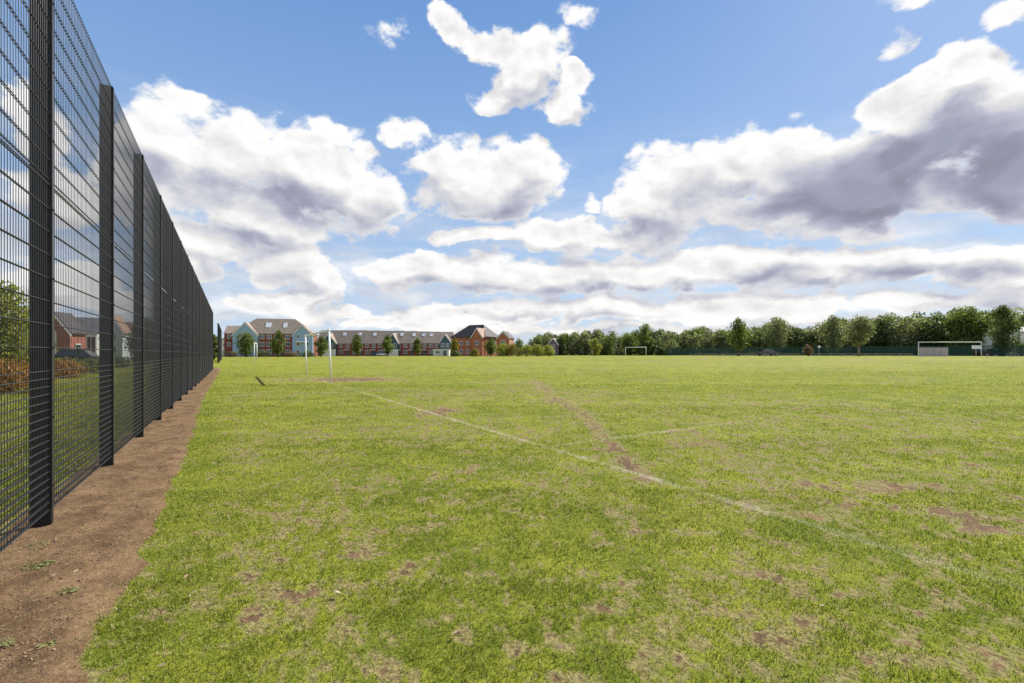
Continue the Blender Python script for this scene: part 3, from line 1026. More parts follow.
# ------------------------------------------------------------------ cars
def make_car(label, px, Y, rz, paint, roof=None, L=4.3, tall=1.46, x=None):
    X = U(px) * Y
    rt = thing('parked_car', label, 'car', (X, Y, G(X, Y)), R(rz), 'cars parked around the field')
    h = tall
    prof = [(-L / 2, .30), (L / 2, .30), (L / 2 + .02, .62), (L / 2 - .12, .80), (L / 2 - 1.0, .93), (-L / 2 + .25, .98), (-L / 2 - .02, .75)]
    m = MB(); w = .86
    m.hull([Vector((a, w, b)) for a, b in prof], [Vector((a, -w, b)) for a, b in prof])
    body = m.build('body', paint, rt)
    cab = [(-L / 2 + .30, .982), (L / 2 - 1.05, .937), (L / 2 - 1.75, h - .03), (-L / 2 + .75, h)]
    m = MB()
    m.hull([Vector((a, w - .08 if b < 1 else w - .22, b)) for a, b in cab], [Vector((a, -(w - .08 if b < 1 else w - .22), b)) for a, b in cab])
    m.build('window', 'car_glass', rt)
    m = MB(); m.box(-L / 2 + .72, L / 2 - 1.72, -.65, .65, h + .003, h + .05); m.build('roof', roof or paint, rt)
    m = MB()
    for s in (-1, 1):
        m.tube([(0.05, s * .79, .95), (0.0, s * .65, h)], .05, 6)
    m.build('pillar', paint, rt)
    for sx in (-1, 1):
        for sy in (-1, 1):
            cx = sx * (L / 2 - .78)
            wh = MB().tube([(cx, sy * .70, .31), (cx, sy * .89, .31)], .31, 16).build('wheel', 'tyre', rt, False)
            MB().tube([(cx, sy * .892, .31), (cx, sy * .905, .31)], .19, 12).build('rim', 'rim', wh)
    for sy in (-1, 1):
        MB().box(L / 2 - .14, L / 2 + .03, sy * .62 - .16, sy * .62 + .16, .62, .76).build('headlight', 'lamp_glass', rt)
        MB().box(-L / 2 - .04, -L / 2 + .08, sy * .66 - .14, sy * .66 + .14, .74, .92).build('tail_light', 'lamp_red', rt)
    return rt


make_car('dark grey car parked before the dark green fence, beyond the right goal field', 768, 97, 8, 'car_dark')
make_car('blue car parked in front of the middle of the brick terrace', 377, 163, 0, 'car_blue')
make_car('white car parked beside the blue car at the brick terrace', 382.5, 160, 180, 'car_white', L=4.0)
make_car('dark car with pale roof parked under the trees right of the big goal', 989, 93, 0, 'car_black', 'car_white')
make_car('black car parked before the houses behind the mesh fence', 82, 46, 20, 'car_black', tall=1.6)

# ------------------------------------------------------------------ right hand boundary
ga = Vector((U(668) * 136, 136, 0)); gb = Vector((U(1040) * 88, 88, 0))
NL = (gb - ga).length; nb = int(NL / 3.4)
gf = thing('court_fence', 'long dark green mesh fence in front of the wood', 'fence', (ga.x, ga.y, G(ga.x, ga.y)), math.atan2(gb.y - ga.y, gb.x - ga.x))
pl = MB()
step = NL / nb
for i in range(int(step / .1)):
    x = .05 + i * .1; pl.box(x, x + .05, -.012, .012, .05, 2.2)
pl.box(0, step, -.025, -.0125, .35, .42); pl.box(0, step, -.025, -.0125, 1.9, 1.97); pl.box(0, step, -.025, -.0125, 1.1, 1.17)
pn = pl.build('panel', 'court_green', gf)
po = MB().box(-.04, .04, -.06, -.026, -.1, 2.3).build('post', 'court_green', gf)
for i in range(nb + 1):
    z = G(ga.x + (gb.x - ga.x) * i / nb, ga.y + (gb.y - ga.y) * i / nb) - G(ga.x, ga.y)
    for o in (pn, po):
        if i == 0 or (o is pn and i == nb): continue
        c = o.copy(); C.objects.link(c); c.location = (i * step, 0, z)

ka = Vector((U(695) * 104, 104, 0)); kb = Vector((U(912) * 94, 94, 0)); NL = (kb - ka).length; nb = 20; step = NL / nb
kf = thing('knee_rail', 'low weathered timber knee rail along the far right field edge', 'rail', (ka.x, ka.y, G(ka.x, ka.y)), math.atan2(kb.y - ka.y, kb.x - ka.x))
rl = MB().box(0.002, step - .002, -.05, .05, .42, .52).build('rail', 'timber_grey', kf)
ps = MB().box(-.07, .07, -.07, .07, -.2, .415).build('post', 'timber_grey', kf)
for i in range(1, nb + 1):
    z = G(ka.x + (kb.x - ka.x) * i / nb, ka.y + (kb.y - ka.y) * i / nb) - G(ka.x, ka.y)
    for o in (rl, ps):
        if o is rl and i == nb: continue
        c = o.copy(); C.objects.link(c); c.location = (i * step, 0, z)

# pale boards behind the big goal, and a notice by it
bx0 = U(919) * 91; bx1 = U(948) * 91
bw = thing('board_wall', 'low pale pinkish board wall behind the big right goal', 'board wall', (bx0, 91, G(bx0, 91)), 0)
W4 = (bx1 - bx0) / 4
for i in range(4):
    MB().box(i * W4 + .03, (i + 1) * W4 - .03, 0, .06, .0, 1.75).build('board', 'panel_pale', bw)
for i in range(5):
    MB().box(i * W4 - .028, i * W4 + .028, -.04, .07, -.1, 1.8).build('post', 'timber_grey', bw)
sx = U(976.5) * 89.5
sg = thing('notice_board', 'small white notice board on a post by the right goal', 'sign', (sx, 89.5, G(sx, 89.5)), 0)
MB().box(-.9, .9, 0, .05, 1.45, 2.15).build('board', 'sign_white', sg)
MB().box(-.05, .05, .052, .13, -.1, 2.1).build('post', 'timber_grey', sg)
sx = U(819) * 99
sp = thing('signpost', 'thin post with a small plate right of the parked dark car', 'sign', (sx, 99, G(sx, 99)), 0)
MB().tube([(0, 0, -.1), (0, 0, 2.3)], .05, 8).build('post', 'timber_grey', sp)
MB().box(-.3, .3, -.09, -.052, 1.8, 2.25).build('plate', 'sign_white', sp)

# dark railing in front of the flats and the terrace
ra = Vector((U(219) * 132, 132, 0)); rb = Vector((U(316) * 134, 134, 0)); NL = (rb - ra).length; nb = 9; step = NL / nb
rf = thing('garden_railing', 'dark metal railing in front of the blue gabled flats', 'railing', (ra.x, ra.y, G(ra.x, ra.y)), math.atan2(rb.y - ra.y, rb.x - ra.x))
rp = MB()
for i in range(int(step / .16)): rp.box(.05 + i * .16, .09 + i * .16, -.02, .02, .08, 1.2)
rp.box(0.002, step - .002, -.03, -.021, 1.05, 1.12); rp.box(0.002, step - .002, -.03, -.021, .15, .22)
rp = rp.build('panel', 'rail_dark', rf)
rq = MB().box(-.04, .04, -.07, -.031, -.1, 1.3).build('post', 'rail_dark', rf)
for i in range(1, nb + 1):
    for o in (rp, rq):
        if o is rp and i == nb: continue
        c = o.copy(); C.objects.link(c); c.location = (i * step, 0, 0)

# railing seen through the mesh
ra = Vector((U(-40) * 25, 25, 0)); rb = Vector((U(150) * 48, 48, 0)); NL = (rb - ra).length; nb = 14; step = NL / nb
rf2 = thing('garden_railing', 'low dark railing behind the mesh fence, before the houses', 'railing', (ra.x, ra.y, G(ra.x, ra.y)), math.atan2(rb.y - ra.y, rb.x - ra.x))
rp = MB()
for i in range(int(step / .14)): rp.box(.05 + i * .14, .066 + i * .14, -.008, .008, .08, .95)
rp.box(0.002, step - .002, -.02, -.009, .85, .90); rp.box(0.002, step - .002, -.02, -.009, .12, .17)
rp = rp.build('panel', 'rail_dark', rf2)
rq = MB().box(-.04, .04, -.06, -.021, -.1, 1.05).build('post', 'rail_dark', rf2)
for i in range(1, nb + 1):
    z = G(ra.x + (rb.x - ra.x) * i / nb, ra.y + (rb.y - ra.y) * i / nb) - G(ra.x, ra.y)
    for o in (rp, rq):
        if o is rp and i == nb: continue
        c = o.copy(); C.objects.link(c); c.location = (i * step, 0, z)

# ------------------------------------------------------------------ trees and shrubs
st = 'street trees in front of the far houses'
make_tree('round_tree', 'dark round tree in front of the left blue gable', 'tree', 246, 122, 331, 21, 'leaf_mid', 'round', .04, 1, st, nleaf=2600, nclump=50)
make_tree('upright_tree', 'narrow tree in front of the middle of the flats', 'tree', 278, 126, 330, 15, 'leaf_mid', 'oval', .08, 2, st)
make_tree('street_tree', 'tree in the gap between the flats and the terrace', 'tree', 321, 130, 336, 15, 'leaf_mid', 'oval', .1, 3, st)
make_tree('street_tree', 'tree before the second house right of the first teal gable', 'tree', 357, 150, 334, 13.5, 'leaf_mid', 'oval', .1, 4, st)
make_tree('street_tree', 'dark oval tree before the middle teal gable of the terrace', 'tree', 388, 150, 334, 13.5, 'leaf_mid', 'oval', .1, 5, st)
make_tree('street_tree', 'small tree before the right half of the brick terrace', 'tree', 417.5, 152, 338, 10.5, 'leaf_mid', 'oval', .12, 6, st)
make_tree('yellow_tree', 'small yellow leaved tree by the end terrace house', 'tree', 454.5, 140, 337.5, 9, 'leaf_yellow', 'oval', .08, 7)
make_tree('round_tree', 'dark round tree in front of the hipped roof brick house', 'tree', 491, 132, 338, 14, 'leaf_mid', 'round', .08, 8, None, nleaf=2200, nclump=44)
bs = 'shrubs in a bed before the brick houses'
make_tree('shrub', 'yellowish green shrub right of the dark round tree', 'shrub', 503, 128, 342, 19, 'leaf_bright', 'shrub', .02, 9, bs)
make_tree('shrub', 'yellow green shrub in the middle of the bushes', 'shrub', 512, 127, 343.5, 18, 'leaf_yellow', 'shrub', .02, 10, bs)
make_tree('shrub', 'tall dark shrub, highest of the bushes', 'shrub', 519, 130, 338, 15, 'leaf_mid', 'round', .03, 11, bs)
make_tree('shrub', 'broad green shrub right of the tall dark one', 'shrub', 527, 127, 344, 18, 'leaf_bright', 'shrub', .02, 12, bs)
make_tree('shrub', 'rounded yellowish shrub near the right end of the bushes', 'shrub', 537, 126, 343.5, 19, 'leaf_bright', 'shrub', .02, 13, bs)
make_tree('shrub', 'last green shrub at the right end of the bushes', 'shrub', 548, 128, 344.5, 15, 'leaf_bright', 'shrub', .02, 14, bs)
make_tree('shrub', 'low yellow shrub left of the dark round tree', 'shrub', 474, 134, 348, 10, 'leaf_yellow', 'shrub', .02, 15, bs)
make_tree('shrub', 'low dark hedge shrub under the small yellow tree', 'shrub', 455, 136, 351, 12, 'leaf_dark', 'shrub', .02, 16, bs)
for i, (p, lab, mt) in enumerate(((232, 'low brown hedge plant at the left foot of the flats', 'leaf_reddish'), (262, 'low dark hedge plant between the round and narrow trees', 'leaf_dark'), (292, 'low dull hedge plant under the right blue gable', 'leaf_reddish'), (308, 'low dark hedge plant at the right foot of the flats', 'leaf_dark'))):
    make_tree('hedge_plant', lab, 'shrub', p, 134, 351.5, 17, mt, 'shrub', .02, 20 + i, 'hedge plants in front of the flats', nleaf=900, nclump=16)

wt = 'separate trees standing in front of the wood'
make_tree('young_tree', 'small bright green tree standing before the left wood', 'tree', 595, 120, 338, 14, 'leaf_bright', 'oval', .05, 31, wt)
make_tree('tall_tree', 'tall dark pointed tree behind the small distant goal', 'tree', 645, 150, 323, 19, 'leaf_mid', 'spread', .06, 32, wt, nleaf=2600, nclump=46)
make_tree('leaning_tree', 'grey green tree right of the small distant goal', 'tree', 668, 140, 330, 20, 'leaf_silver', 'spread', .08, 33, wt)
make_tree('field_tree', 'fresh green tree left of the parked dark car', 'tree', 738.5, 103, 317, 27, 'leaf_mid', 'oval', .16, 34, wt, nleaf=2600, nclump=44)
make_tree('broad_tree', 'broad domed dark tree behind the parked dark car', 'tree', 776, 128, 316.5, 30, 'leaf_silver', 'round', .08, 35, wt, nleaf=3600, nclump=60)
make_tree('bush', 'small reddish brown bush before the green fence', 'shrub', 808, 98, 344.5, 11, 'leaf_reddish', 'oval', .05, 36)
make_tree('slender_tree', 'spreading tree with bare pale trunk left of the right goal', 'tree', 859, 97, 314.5, 27, 'leaf_silver', 'spread', .24, 37, wt, nleaf=3000, nclump=50, bark='bark_pale')
make_tree('bright_tree', 'large bright tree above the right goal', 'tree', 968, 110, 305, 36, 'leaf_mid', 'round', .1, 38, wt, nleaf=4200, nclump=64)
make_tree('dark_tree', 'dark full tree right of the right goal, near the frame edge', 'tree', 1003, 92, 304.5, 29, 'leaf_dark', 'oval', .03, 39, wt, nleaf=3800, nclump=60)
make_tree('shrub', 'dark shrub at the right frame edge before the white building', 'shrub', 1021, 92, 341, 22, 'leaf_dark', 'shrub', .02, 41)
make_tree('silver_tree', 'pale silvery tree in the wood left of the spreading tree', 'tree', 833, 118, 315, 26, 'leaf_silver', 'oval', .08, 40, wt, nleaf=3000, nclump=50)

# the wood: a mass of trees nobody could count
def build_wood():
    rng = np.random.default_rng(77)
    prof = [(528, 334), (545, 329), (560, 331), (575, 328), (590, 327), (605, 329), (622, 331), (640, 329), (652, 326), (672, 329), (690, 325.5), (708, 324.5), (724, 328), (745, 321), (760, 323), (775, 318), (790, 323), (802, 327), (820, 320), (832, 315.5), (848, 317), (862, 314), (880, 313), (900, 312), (920, 310.5), (942, 312), (958, 305), (975, 304), (988, 309), (1003, 306), (1024, 308), (1060, 306), (1120, 306), (1200, 306)]
    pxs = np.array([p[0] for p in prof]); pys = np.array([p[1] for p in prof])
    cs = []; rs = []
    mb = MB()
    groups = {'leaf_dark': ([], []), 'leaf_silver': ([], []), 'leaf_mid': ([], [])}
    for row in range(3):
        p = 531.0 + row * 4
        while p < 1180:
            Yb = np.interp(p, (530, 660, 760, 1000, 1200), (186, 152, 136, 106, 96)) + row * 7 + rng.uniform(-2, 2)
            top = np.interp(p, pxs, pys) + rng.uniform(-.8, 5.0) + (2 - row) * 1.6
            X = U(p) * Yb; z = G(X, Yb)
            H = EYE + (HY - top) / F * Yb - z
            W = H * rng.uniform(.62, .95)
            c, r = crown_clumps(rng, W, H * .95, H * .05, 34, rng.choice(['oval', 'spread', 'round', 'round']))
            g = groups[rng.choice(['leaf_dark', 'leaf_silver', 'leaf_mid'], p=[.30, .45, .25])]
            g[0].extend([(a[0] + X, a[1] + Yb, a[2] + z) for a in c]); g[1].extend(r)
            if row == 0:
                mb.tube([(X, Yb, z - .1), (X + rng.uniform(-.3, .3), Yb, z + H * .35), (X + rng.uniform(-.5, .5), Yb, z + H * .7)], [.2, .15, .06], 6)
            p += W * F / Yb * rng.uniform(.5, .75)
    V = []; Q = []; T = []; mi = []; n0 = 0
    for i, (kname, (c, r)) in enumerate(groups.items()):
        v, q, t = leaf_cloud(rng, c, r, int(len(r) * 50), .30)
        V.append(v); Q.append(q + n0); T.append(t); mi.append(np.full(len(q), i)); n0 += len(v)
    me = fast_mesh('woodland', np.vstack(V), np.vstack(Q), None, {'tint': np.concatenate(T)})
    o = link('woodland', me, None)
    for kname in groups: me.materials.append(MATS[kname])
    me.polygons.foreach_set('material_index', np.concatenate(mi).astype(np.int32))
    tag(o, 'mixed green wood along the far right side of the field', 'wood', kind='stuff')
    t = mb.build('wood_trunks', 'bark'); tag(t, 'tree trunks inside the far wood', 'trunks', kind='stuff')
    # undergrowth
    c = []; r = []
    for i in range(650):
        p = rng.uniform(530, 1200); Yb = np.interp(p, (530, 660, 760, 1000, 1200), (183, 149, 133, 104, 94)) + rng.uniform(0, 16)
        X = U(p) * Yb; rr = rng.uniform(.7, 1.7); c.append((X, Yb, G(X, Yb) + rr * .6)); r.append(rr)
    v, q, t = leaf_cloud(rng, c, r, 30000, .26)
    me = fast_mesh('undergrowth', v, q, None, {'tint': t * .7}); tag(link('undergrowth', me, 'leaf_dark'), 'dark undergrowth at the foot of the wood', 'undergrowth', kind='stuff')


build_wood()

# greenery seen through the tall mesh fence
make_tree('garden_tree', 'bright green tree behind the mesh at the left frame edge', 'tree', 2, 19, 281, 66, 'leaf_bright', 'round', .14, 51, None, .075, 5200, 80)
make_tree('shrub', 'rust orange shrub behind the mesh at the left edge', 'shrub', 10, 17, 360, 90, 'leaf_rust', 'shrub', .02, 52, None, .05, 3000, 40)
make_tree('shrub', 'second rust and green shrub right of the first fence post', 'shrub', 62, 27, 360, 44, 'leaf_rust', 'shrub', .02, 53, None, .06, 1800, 30)
make_tree('shrub', 'green shrub under the dark red tiled house', 'shrub', 58, 34, 359, 36, 'leaf_bright', 'shrub', .02, 54, None, .07, 1600, 26)
make_tree('garden_tree', 'dark tree behind the mesh between third and fourth posts', 'tree', 146, 52, 318, 34, 'leaf_dark', 'round', .06, 55, None, .14, 3400, 56)
make_tree('garden_tree', 'dark tree behind the grey roofed house', 'tree', 92, 82, 326, 40, 'leaf_dark', 'round', .06, 56, None, .2, 2400, 44)
make_tree('garden_tree', 'green tree showing past the far end of the mesh fence', 'tree', 214, 74, 334, 13, 'leaf_mid', 'oval', .06, 57, None, .14, 2000, 40)
make_tree('shrub', 'dark hedge shrub behind the mesh near the black car', 'shrub', 110, 42, 362, 36, 'leaf_dark', 'shrub', .02, 58, None, .08, 2200, 30)


make_tree('shrub', 'green hedge shrub behind the mesh between second and third posts', 'shrub', 94, 33, 364, 42, 'leaf_mid', 'shrub', .02, 59, None, .07, 2400, 34)
make_tree('garden_tree', 'bushy light green tree behind the mesh, beside the first post', 'tree', 26, 30, 318, 40, 'leaf_mid', 'round', .05, 60, None, .09, 3600, 56)


# weeds on the soil strip and a few dead leaves
def weed(label, px, py, r, n, seed, flat=True):
    rng = random.Random(seed)
    x, y = gpx(px, py); z = G(x, y) + .004 + float(path_bump(x, y))
    t = thing('weed_plant', label, 'weed', (x, y, z), 0, 'weeds on the soil strip')
    V = []; Q = []; T = []
    for i in range(n):
        a = rng.random() * 6.283; d = r * rng.random() ** .6; L = rng.uniform(.010, .022); w = L * .42
        p = Vector((math.cos(a) * d, math.sin(a) * d * .8, .008 + .006 * rng.random()))
        a2 = a + rng.uniform(-.9, .9); u = Vector((math.cos(a2), math.sin(a2), .10)); v = Vector((-math.sin(a2), math.cos(a2), 0))
        b = len(V)
        V += [p, p + u * L * .5 - v * w, p + u * L + Vector((0, 0, -.004)), p + u * L * .5 + v * w]
        Q.append((b, b + 1, b + 2, b + 3)); T += [rng.random()] * 4
    me = fast_mesh('leaves', np.array([tuple(p) for p in V]), np.array(Q), None, {'tint': np.array(T)})
    link('leaves', me, 'weed_leaf', t)
    m = MB()
    for i in range(7):
        a = i * .9; m.tube([(0, 0, -.005), (math.cos(a) * r * .5, math.sin(a) * r * .4, .006), (math.cos(a) * r * .9, math.sin(a) * r * .7, .004)], .0018, 4)
    m.build('stem', 'weed_leaf', t)


weed('largest flat pale green weed on the soil, nearest the first fence post', 39, 568, .085, 90, 1)
weed('dark green tufted weed on the soil by the grass edge', 69, 594, .05, 50, 2)
weed('small sparse weed low down in the middle of the soil strip', 50, 648, .04, 28, 3)
weed('pale weed cut by the left frame edge on the soil', 3, 649, .05, 34, 4)
weed('thin yellowish weed patch at the foot of the first fence post', 35, 548, .09, 50, 5)


def litter():
    rng = np.random.default_rng(15); V = []; Q = []; T = []
    for k in range(420):
        y = 1.9 + 16 * rng.random() ** 1.7; s = -.2 + .95 * rng.random()
        x = FX0 + FK * y + FN.x * s; yy = y + FN.y * s
        a = rng.random() * 6.28; L = .006 + .016 * rng.random() ** 2; wd = .15 + .35 * rng.random()
        u = np.array([math.cos(a), math.sin(a), .1]) * L; v = np.array([-math.sin(a), math.cos(a), .2]) * L * wd
        p = np.array([x, yy, G(x, yy) + .009 + float(path_bump(x, yy))]); b = len(V)
        V += [p - u, p - v, p + u, p + v]; Q.append((b, b + 1, b + 2, b + 3)); T += [rng.random() * .8] * 4
    me = fast_mesh('leaf_litter', np.array(V), np.array(Q), None, {'tint': np.array(T)})
    tag(link('leaf_litter', me, 'dead_leaf'), 'dry straw and leaf bits scattered on the soil strip', 'litter', kind='stuff')


litter()


def dead_leaves():
    rng = np.random.default_rng(5); V = []; Q = []; T = []
    spots = [(195, 597), (190, 601), (157, 660), (162, 672), (338, 598), (822, 611), (655, 545), (186, 581), (455, 640), (560, 655), (905, 560), (720, 590)]
    for (px, py) in spots:
        x, y = gpx(px, py); a = rng.random() * 6.28; L = .012 + .014 * rng.random(); u = np.array([math.cos(a), math.sin(a), .15]); v = np.array([-math.sin(a), math.cos(a), .25])
        p = np.array([x, y, G(x, y) + .035]); b = len(V)
        V += [p - u * L, p - v * L * .5, p + u * L, p + v * L * .5]; Q.append((b, b + 1, b + 2, b + 3)); T += [rng.random()] * 4
    me = fast_mesh('fallen_leaves', np.array(V), np.array(Q), None, {'tint': np.array(T)})
    tag(link('fallen_leaves', me, 'dead_leaf'), 'few dry fallen leaves lying on the grass', 'leaves', kind='stuff')


dead_leaves()

# bird high over the brick house
bd = thing('flying_bird', 'small dark bird in flight over the brick house', 'bird', (U(465.5) * 120, 120, EYE + (HY - 312.3) / F * 120), R(20))
m = MB(); m.tube([(-.28, 0, 0), (-.12, 0, .02), (.1, 0, .02), (.22, 0, .04), (.30, 0, .03)], [.01, .06, .07, .04, .008], 8)
m.add([(.10, .05, .03), (-.06, .05, .03), (-.02, .3, .12), (.10, .3, .12), (-.10, .62, .03), (-.02, .62, .04)], [(0, 1, 2, 3), (3, 2, 4, 5)])
m.add([(.10, -.05, .03), (-.06, -.05, .03), (-.02, -.3, .12), (.10, -.3, .12), (-.10, -.62, .03), (-.02, -.62, .04)], [(3, 2, 1, 0), (5, 4, 2, 3)])
m.add([(-.26, .03, .0), (-.26, -.03, .0), (-.42, -.08, .0), (-.42, .08, .0)], [(0, 1, 2, 3)])
m.build('body', 'bird_dark', bd, True)

# ------------------------------------------------------------------ light, sky, camera
SUN = Vector((2.25, 2.05, 2.74)).normalized()
elev = math.asin(SUN.z); rot = math.atan2(SUN.x, SUN.y)
sl = bpy.data.lights.new('sun', 'SUN'); sl.energy = 4.2; sl.angle = R(.53); sl.color = (1, .95, .87)
so = bpy.data.objects.new('sun', sl); C.objects.link(so); so.rotation_euler = (-SUN).to_track_quat('-Z', 'Y').to_euler()

w = bpy.data.worlds.new("World"); bpy.context.scene.world = w; w.use_nodes = True
EXPOSURE = 0.9


def build_sky(nt):
    for n in list(nt.nodes): nt.nodes.remove(n)
    tc = nd(nt, 'ShaderNodeTexCoord'); D = tc.outputs['Generated']
    sky = nd(nt, 'ShaderNodeTexSky', sky_type='NISHITA', sun_disc=False, sun_elevation=elev, sun_rotation=rot, air_density=1.0, dust_density=0.6, ozone_density=1.6)
    sep = nd(nt, 'ShaderNodeSeparateXYZ'); lk(nt, D, sep.inputs[0])
    az = math_(nt, 'ARCTAN2', sep.outputs[0], sep.outputs[1]); el = math_(nt, 'ARCSINE', sep.outputs[2])
    cb = nd(nt, 'ShaderNodeCombineXYZ'); lk(nt, az, cb.inputs[0]); lk(nt, el, cb.inputs[1])
    P = cb.outputs[0]
    # noise space: a little flatter towards the horizon
    cb2 = nd(nt, 'ShaderNodeCombineXYZ'); lk(nt, az, cb2.inputs[0]); lk(nt, math_(nt, 'MULTIPLY', el, 1.5), cb2.inputs[1])
    Nn = cb2.outputs[0]
    wn = noise(nt, Nn, 6.5, 5, .55)
    va = nd(nt, 'ShaderNodeVectorMath', operation='SUBTRACT'); lk(nt, wn.outputs['Color'], va.inputs[0]); va.inputs[1].default_value = (.5, .5, .5)
    vb = nd(nt, 'ShaderNodeVectorMath', operation='MULTIPLY'); lk(nt, va.outputs[0], vb.inputs[0]); vb.inputs[1].default_value = (.15, .10, 0)
    vc = nd(nt, 'ShaderNodeVectorMath', operation='ADD'); lk(nt, P, vc.inputs[0]); lk(nt, vb.outputs[0], vc.inputs[1])
    PW = vc.outputs[0]

    def angles(px, py):
        u = (px - 512) / F; v = (HY - py) / F
        return np.array([math.atan(u), math.atan(v / math.sqrt(1 + u * u))])

    def blob(px, py, rx, ry, deg=0.0, vec=None):
        c = angles(px, py); t = R(-deg)
        a = angles(px + rx * .5 * math.cos(t), py + rx * .5 * math.sin(t)) - angles(px - rx * .5 * math.cos(t), py - rx * .5 * math.sin(t))
        b = angles(px + ry * .5 * math.sin(t), py - ry * .5 * math.cos(t)) - angles(px - ry * .5 * math.sin(t), py + ry * .5 * math.cos(t))
        mp = nd(nt, 'ShaderNodeMapping', vector_type='TEXTURE')
        mp.inputs['Location'].default_value = (c[0], c[1], 0); mp.inputs['Rotation'].default_value = (0, 0, math.atan2(a[1], a[0]))
        mp.inputs['Scale'].default_value = (np.linalg.norm(a), np.linalg.norm(b), 1)
        lk(nt, PW, mp.inputs['Vector'])
        g = nd(nt, 'ShaderNodeTexGradient', gradient_type='SPHERICAL'); lk(nt, mp.outputs[0], g.inputs[0])
        return g.outputs['Fac']

    def union(lst, k=.05):
        acc = None
        for q in lst:
            f = blob(*q[:4], q[4] if len(q) > 4 else 0)
            if len(q) > 5: f = math_(nt, 'MULTIPLY', f, q[5])
            if acc is None: acc = f
            else:
                n = nt.nodes.new('ShaderNodeMath'); n.operation = 'SMOOTH_MAX'
                lk(nt, acc, n.inputs[0]); lk(nt, f, n.inputs[1]); n.inputs[2].default_value = k; acc = n.outputs[0]
        return acc

    clouds = [  # centre, half sizes in the photograph, tilt, strength
        (170, 135, 80, 62), (225, 160, 100, 62), (310, 172, 110, 66, -8), (365, 200, 70, 50), (400, 127, 36, 21, -10, .58), (140, 180, 80, 60), (260, 215, 120, 40, -8),
        (60, 190, 80, 40), (40, 120, 50, 60, 0, .7),
        (210, 240, 90, 34), (300, 262, 75, 36, -12), (285, 300, 85, 14), (330, 285, 40, 18), (180, 265, 50, 26),
        (455, 178, 55, 52), (510, 182, 60, 50), (485, 195, 80, 40), (528, 172, 40, 42), (440, 160, 34, 34),
        (452, 28, 34, 20, -25), (492, 48, 46, 30, -15), (520, 72, 52, 42), (548, 60, 36, 38), (562, 104, 36, 24), (500, 104, 36, 20), (578, 88, 24, 22), (395, 30, 38, 24, 10, .42), (580, 20, 36, 20, 0, .38),
        (640, 208, 40, 40), (690, 178, 85, 58), (745, 165, 75, 52), (660, 212, 70, 34), (800, 175, 100, 62), (860, 170, 110, 60, 10), (895, 185, 100, 44, 8), (940, 190, 110, 34, 10), (855, 190, 85, 40, 8, 1.9), (915, 120, 60, 30, 20, 1.4), (930, 148, 110, 64, 14), (1000, 125, 90, 70, 14), (780, 215, 140, 36), (900, 105, 95, 30, 22), (965, 75, 60, 30, 25),
        (1010, 170, 80, 60), (598, 195, 26, 14, 30, .45),
        (575, 232, 110, 26), (478, 236, 50, 14), (630, 232, 90, 26),
        (405, 275, 55, 26), (425, 262, 40, 24), (480, 275, 80, 28), (560, 278, 95, 30), (640, 272, 95, 28), (720, 270, 95, 30), (800, 268, 95, 32), (880, 264, 100, 30), (960, 266, 100, 32), (1040, 270, 90, 32),
        (470, 316, 130, 14), (600, 310, 170, 17), (760, 308, 200, 18), (930, 302, 180, 16), (1040, 300, 120, 18), (400, 322, 80, 10), (330, 312, 60, 8, 0, .8), (560, 328, 260, 8),
        (60, 280, 90, 40), (30, 320, 120, 22), (120, 300, 90, 16),
        (1015, 18, 60, 24, 22, .7), (918, 2, 55, 16, 8, .6), (888, 44, 26, 12, 10, .40), (940, 64, 34, 14, 25, .6), (760, 330, 260, 8),
    ]
    darks = [  # shaded hearts and flat bases
        (300, 205, 130, 28, -10, .75), (180, 170, 90, 26, 0, .45), (240, 232, 100, 20, -8, .6), (390, 210, 60, 26, -10, .6),
        (500, 203, 62, 26, 0, .55), (470, 212, 60, 16, 0, .5),
        (860, 188, 150, 52, 12, 1.2), (930, 158, 130, 50, 14, 1.25), (1000, 168, 120, 62, 10, 1.2), (790, 212, 100, 24, 6, .95), (700, 185, 70, 22, 0, .5), (640, 222, 50, 18, 0, .7), (750, 190, 60, 22, 0, .5),
        (600, 290, 110, 13, 0, .8), (500, 288, 90, 12, 0, .6), (760, 280, 80, 16, 8, .9), (690, 290, 90, 12, 0, .8), (900, 272, 90, 16, 0, .85), (980, 275, 90, 14, 0, .8), (830, 290, 80, 12, 0, .6), (430, 285, 60, 10, 0, .5),
        (560, 318, 160, 7, 0, .6), (760, 322, 180, 7, 0, .5), (960, 312, 120, 9, 0, .6), (300, 270, 60, 16, -10, .3), (230, 250, 60, 12, 0, .3),
    ]
    base = union(clouds)
    up = nd(nt, 'ShaderNodeVectorMath', operation='ADD'); lk(nt, PW, up.inputs[0]); up.inputs[1].default_value = (.016, .045, 0)
    PWsave = PW; PW = up.outputs[0]
    base_up = union(clouds)
    PW = PWsave
    # scattered clouds for the rest of the sky, behind the viewer
    nb = noise(nt, D, 2.2, 6, .55)
    away = ramp01(nt, math_(nt, 'ABSOLUTE', az), .95, 1.2)
    rest = math_(nt, 'MULTIPLY', math_(nt, 'MULTIPLY', ramp01(nt, nb.outputs[0], .46, .66), away), .6)
    base = math_(nt, 'MAXIMUM', base, rest)
    f1 = noise(nt, Nn, 10, 10, .52, .15)
    off = nd(nt, 'ShaderNodeVectorMath', operation='ADD'); lk(nt, Nn, off.inputs[0]); off.inputs[1].default_value = (.010, .024, 0)
    f2 = noise(nt, off.outputs[0], 10, 10, .52, .15)
    vo = nd(nt, 'ShaderNodeTexVoronoi', feature='SMOOTH_F1', i_Scale=17.0); vo.inputs['Smoothness'].default_value = .45
    vadd = nd(nt, 'ShaderNodeVectorMath', operation='ADD'); lk(nt, Nn, vadd.inputs[0])
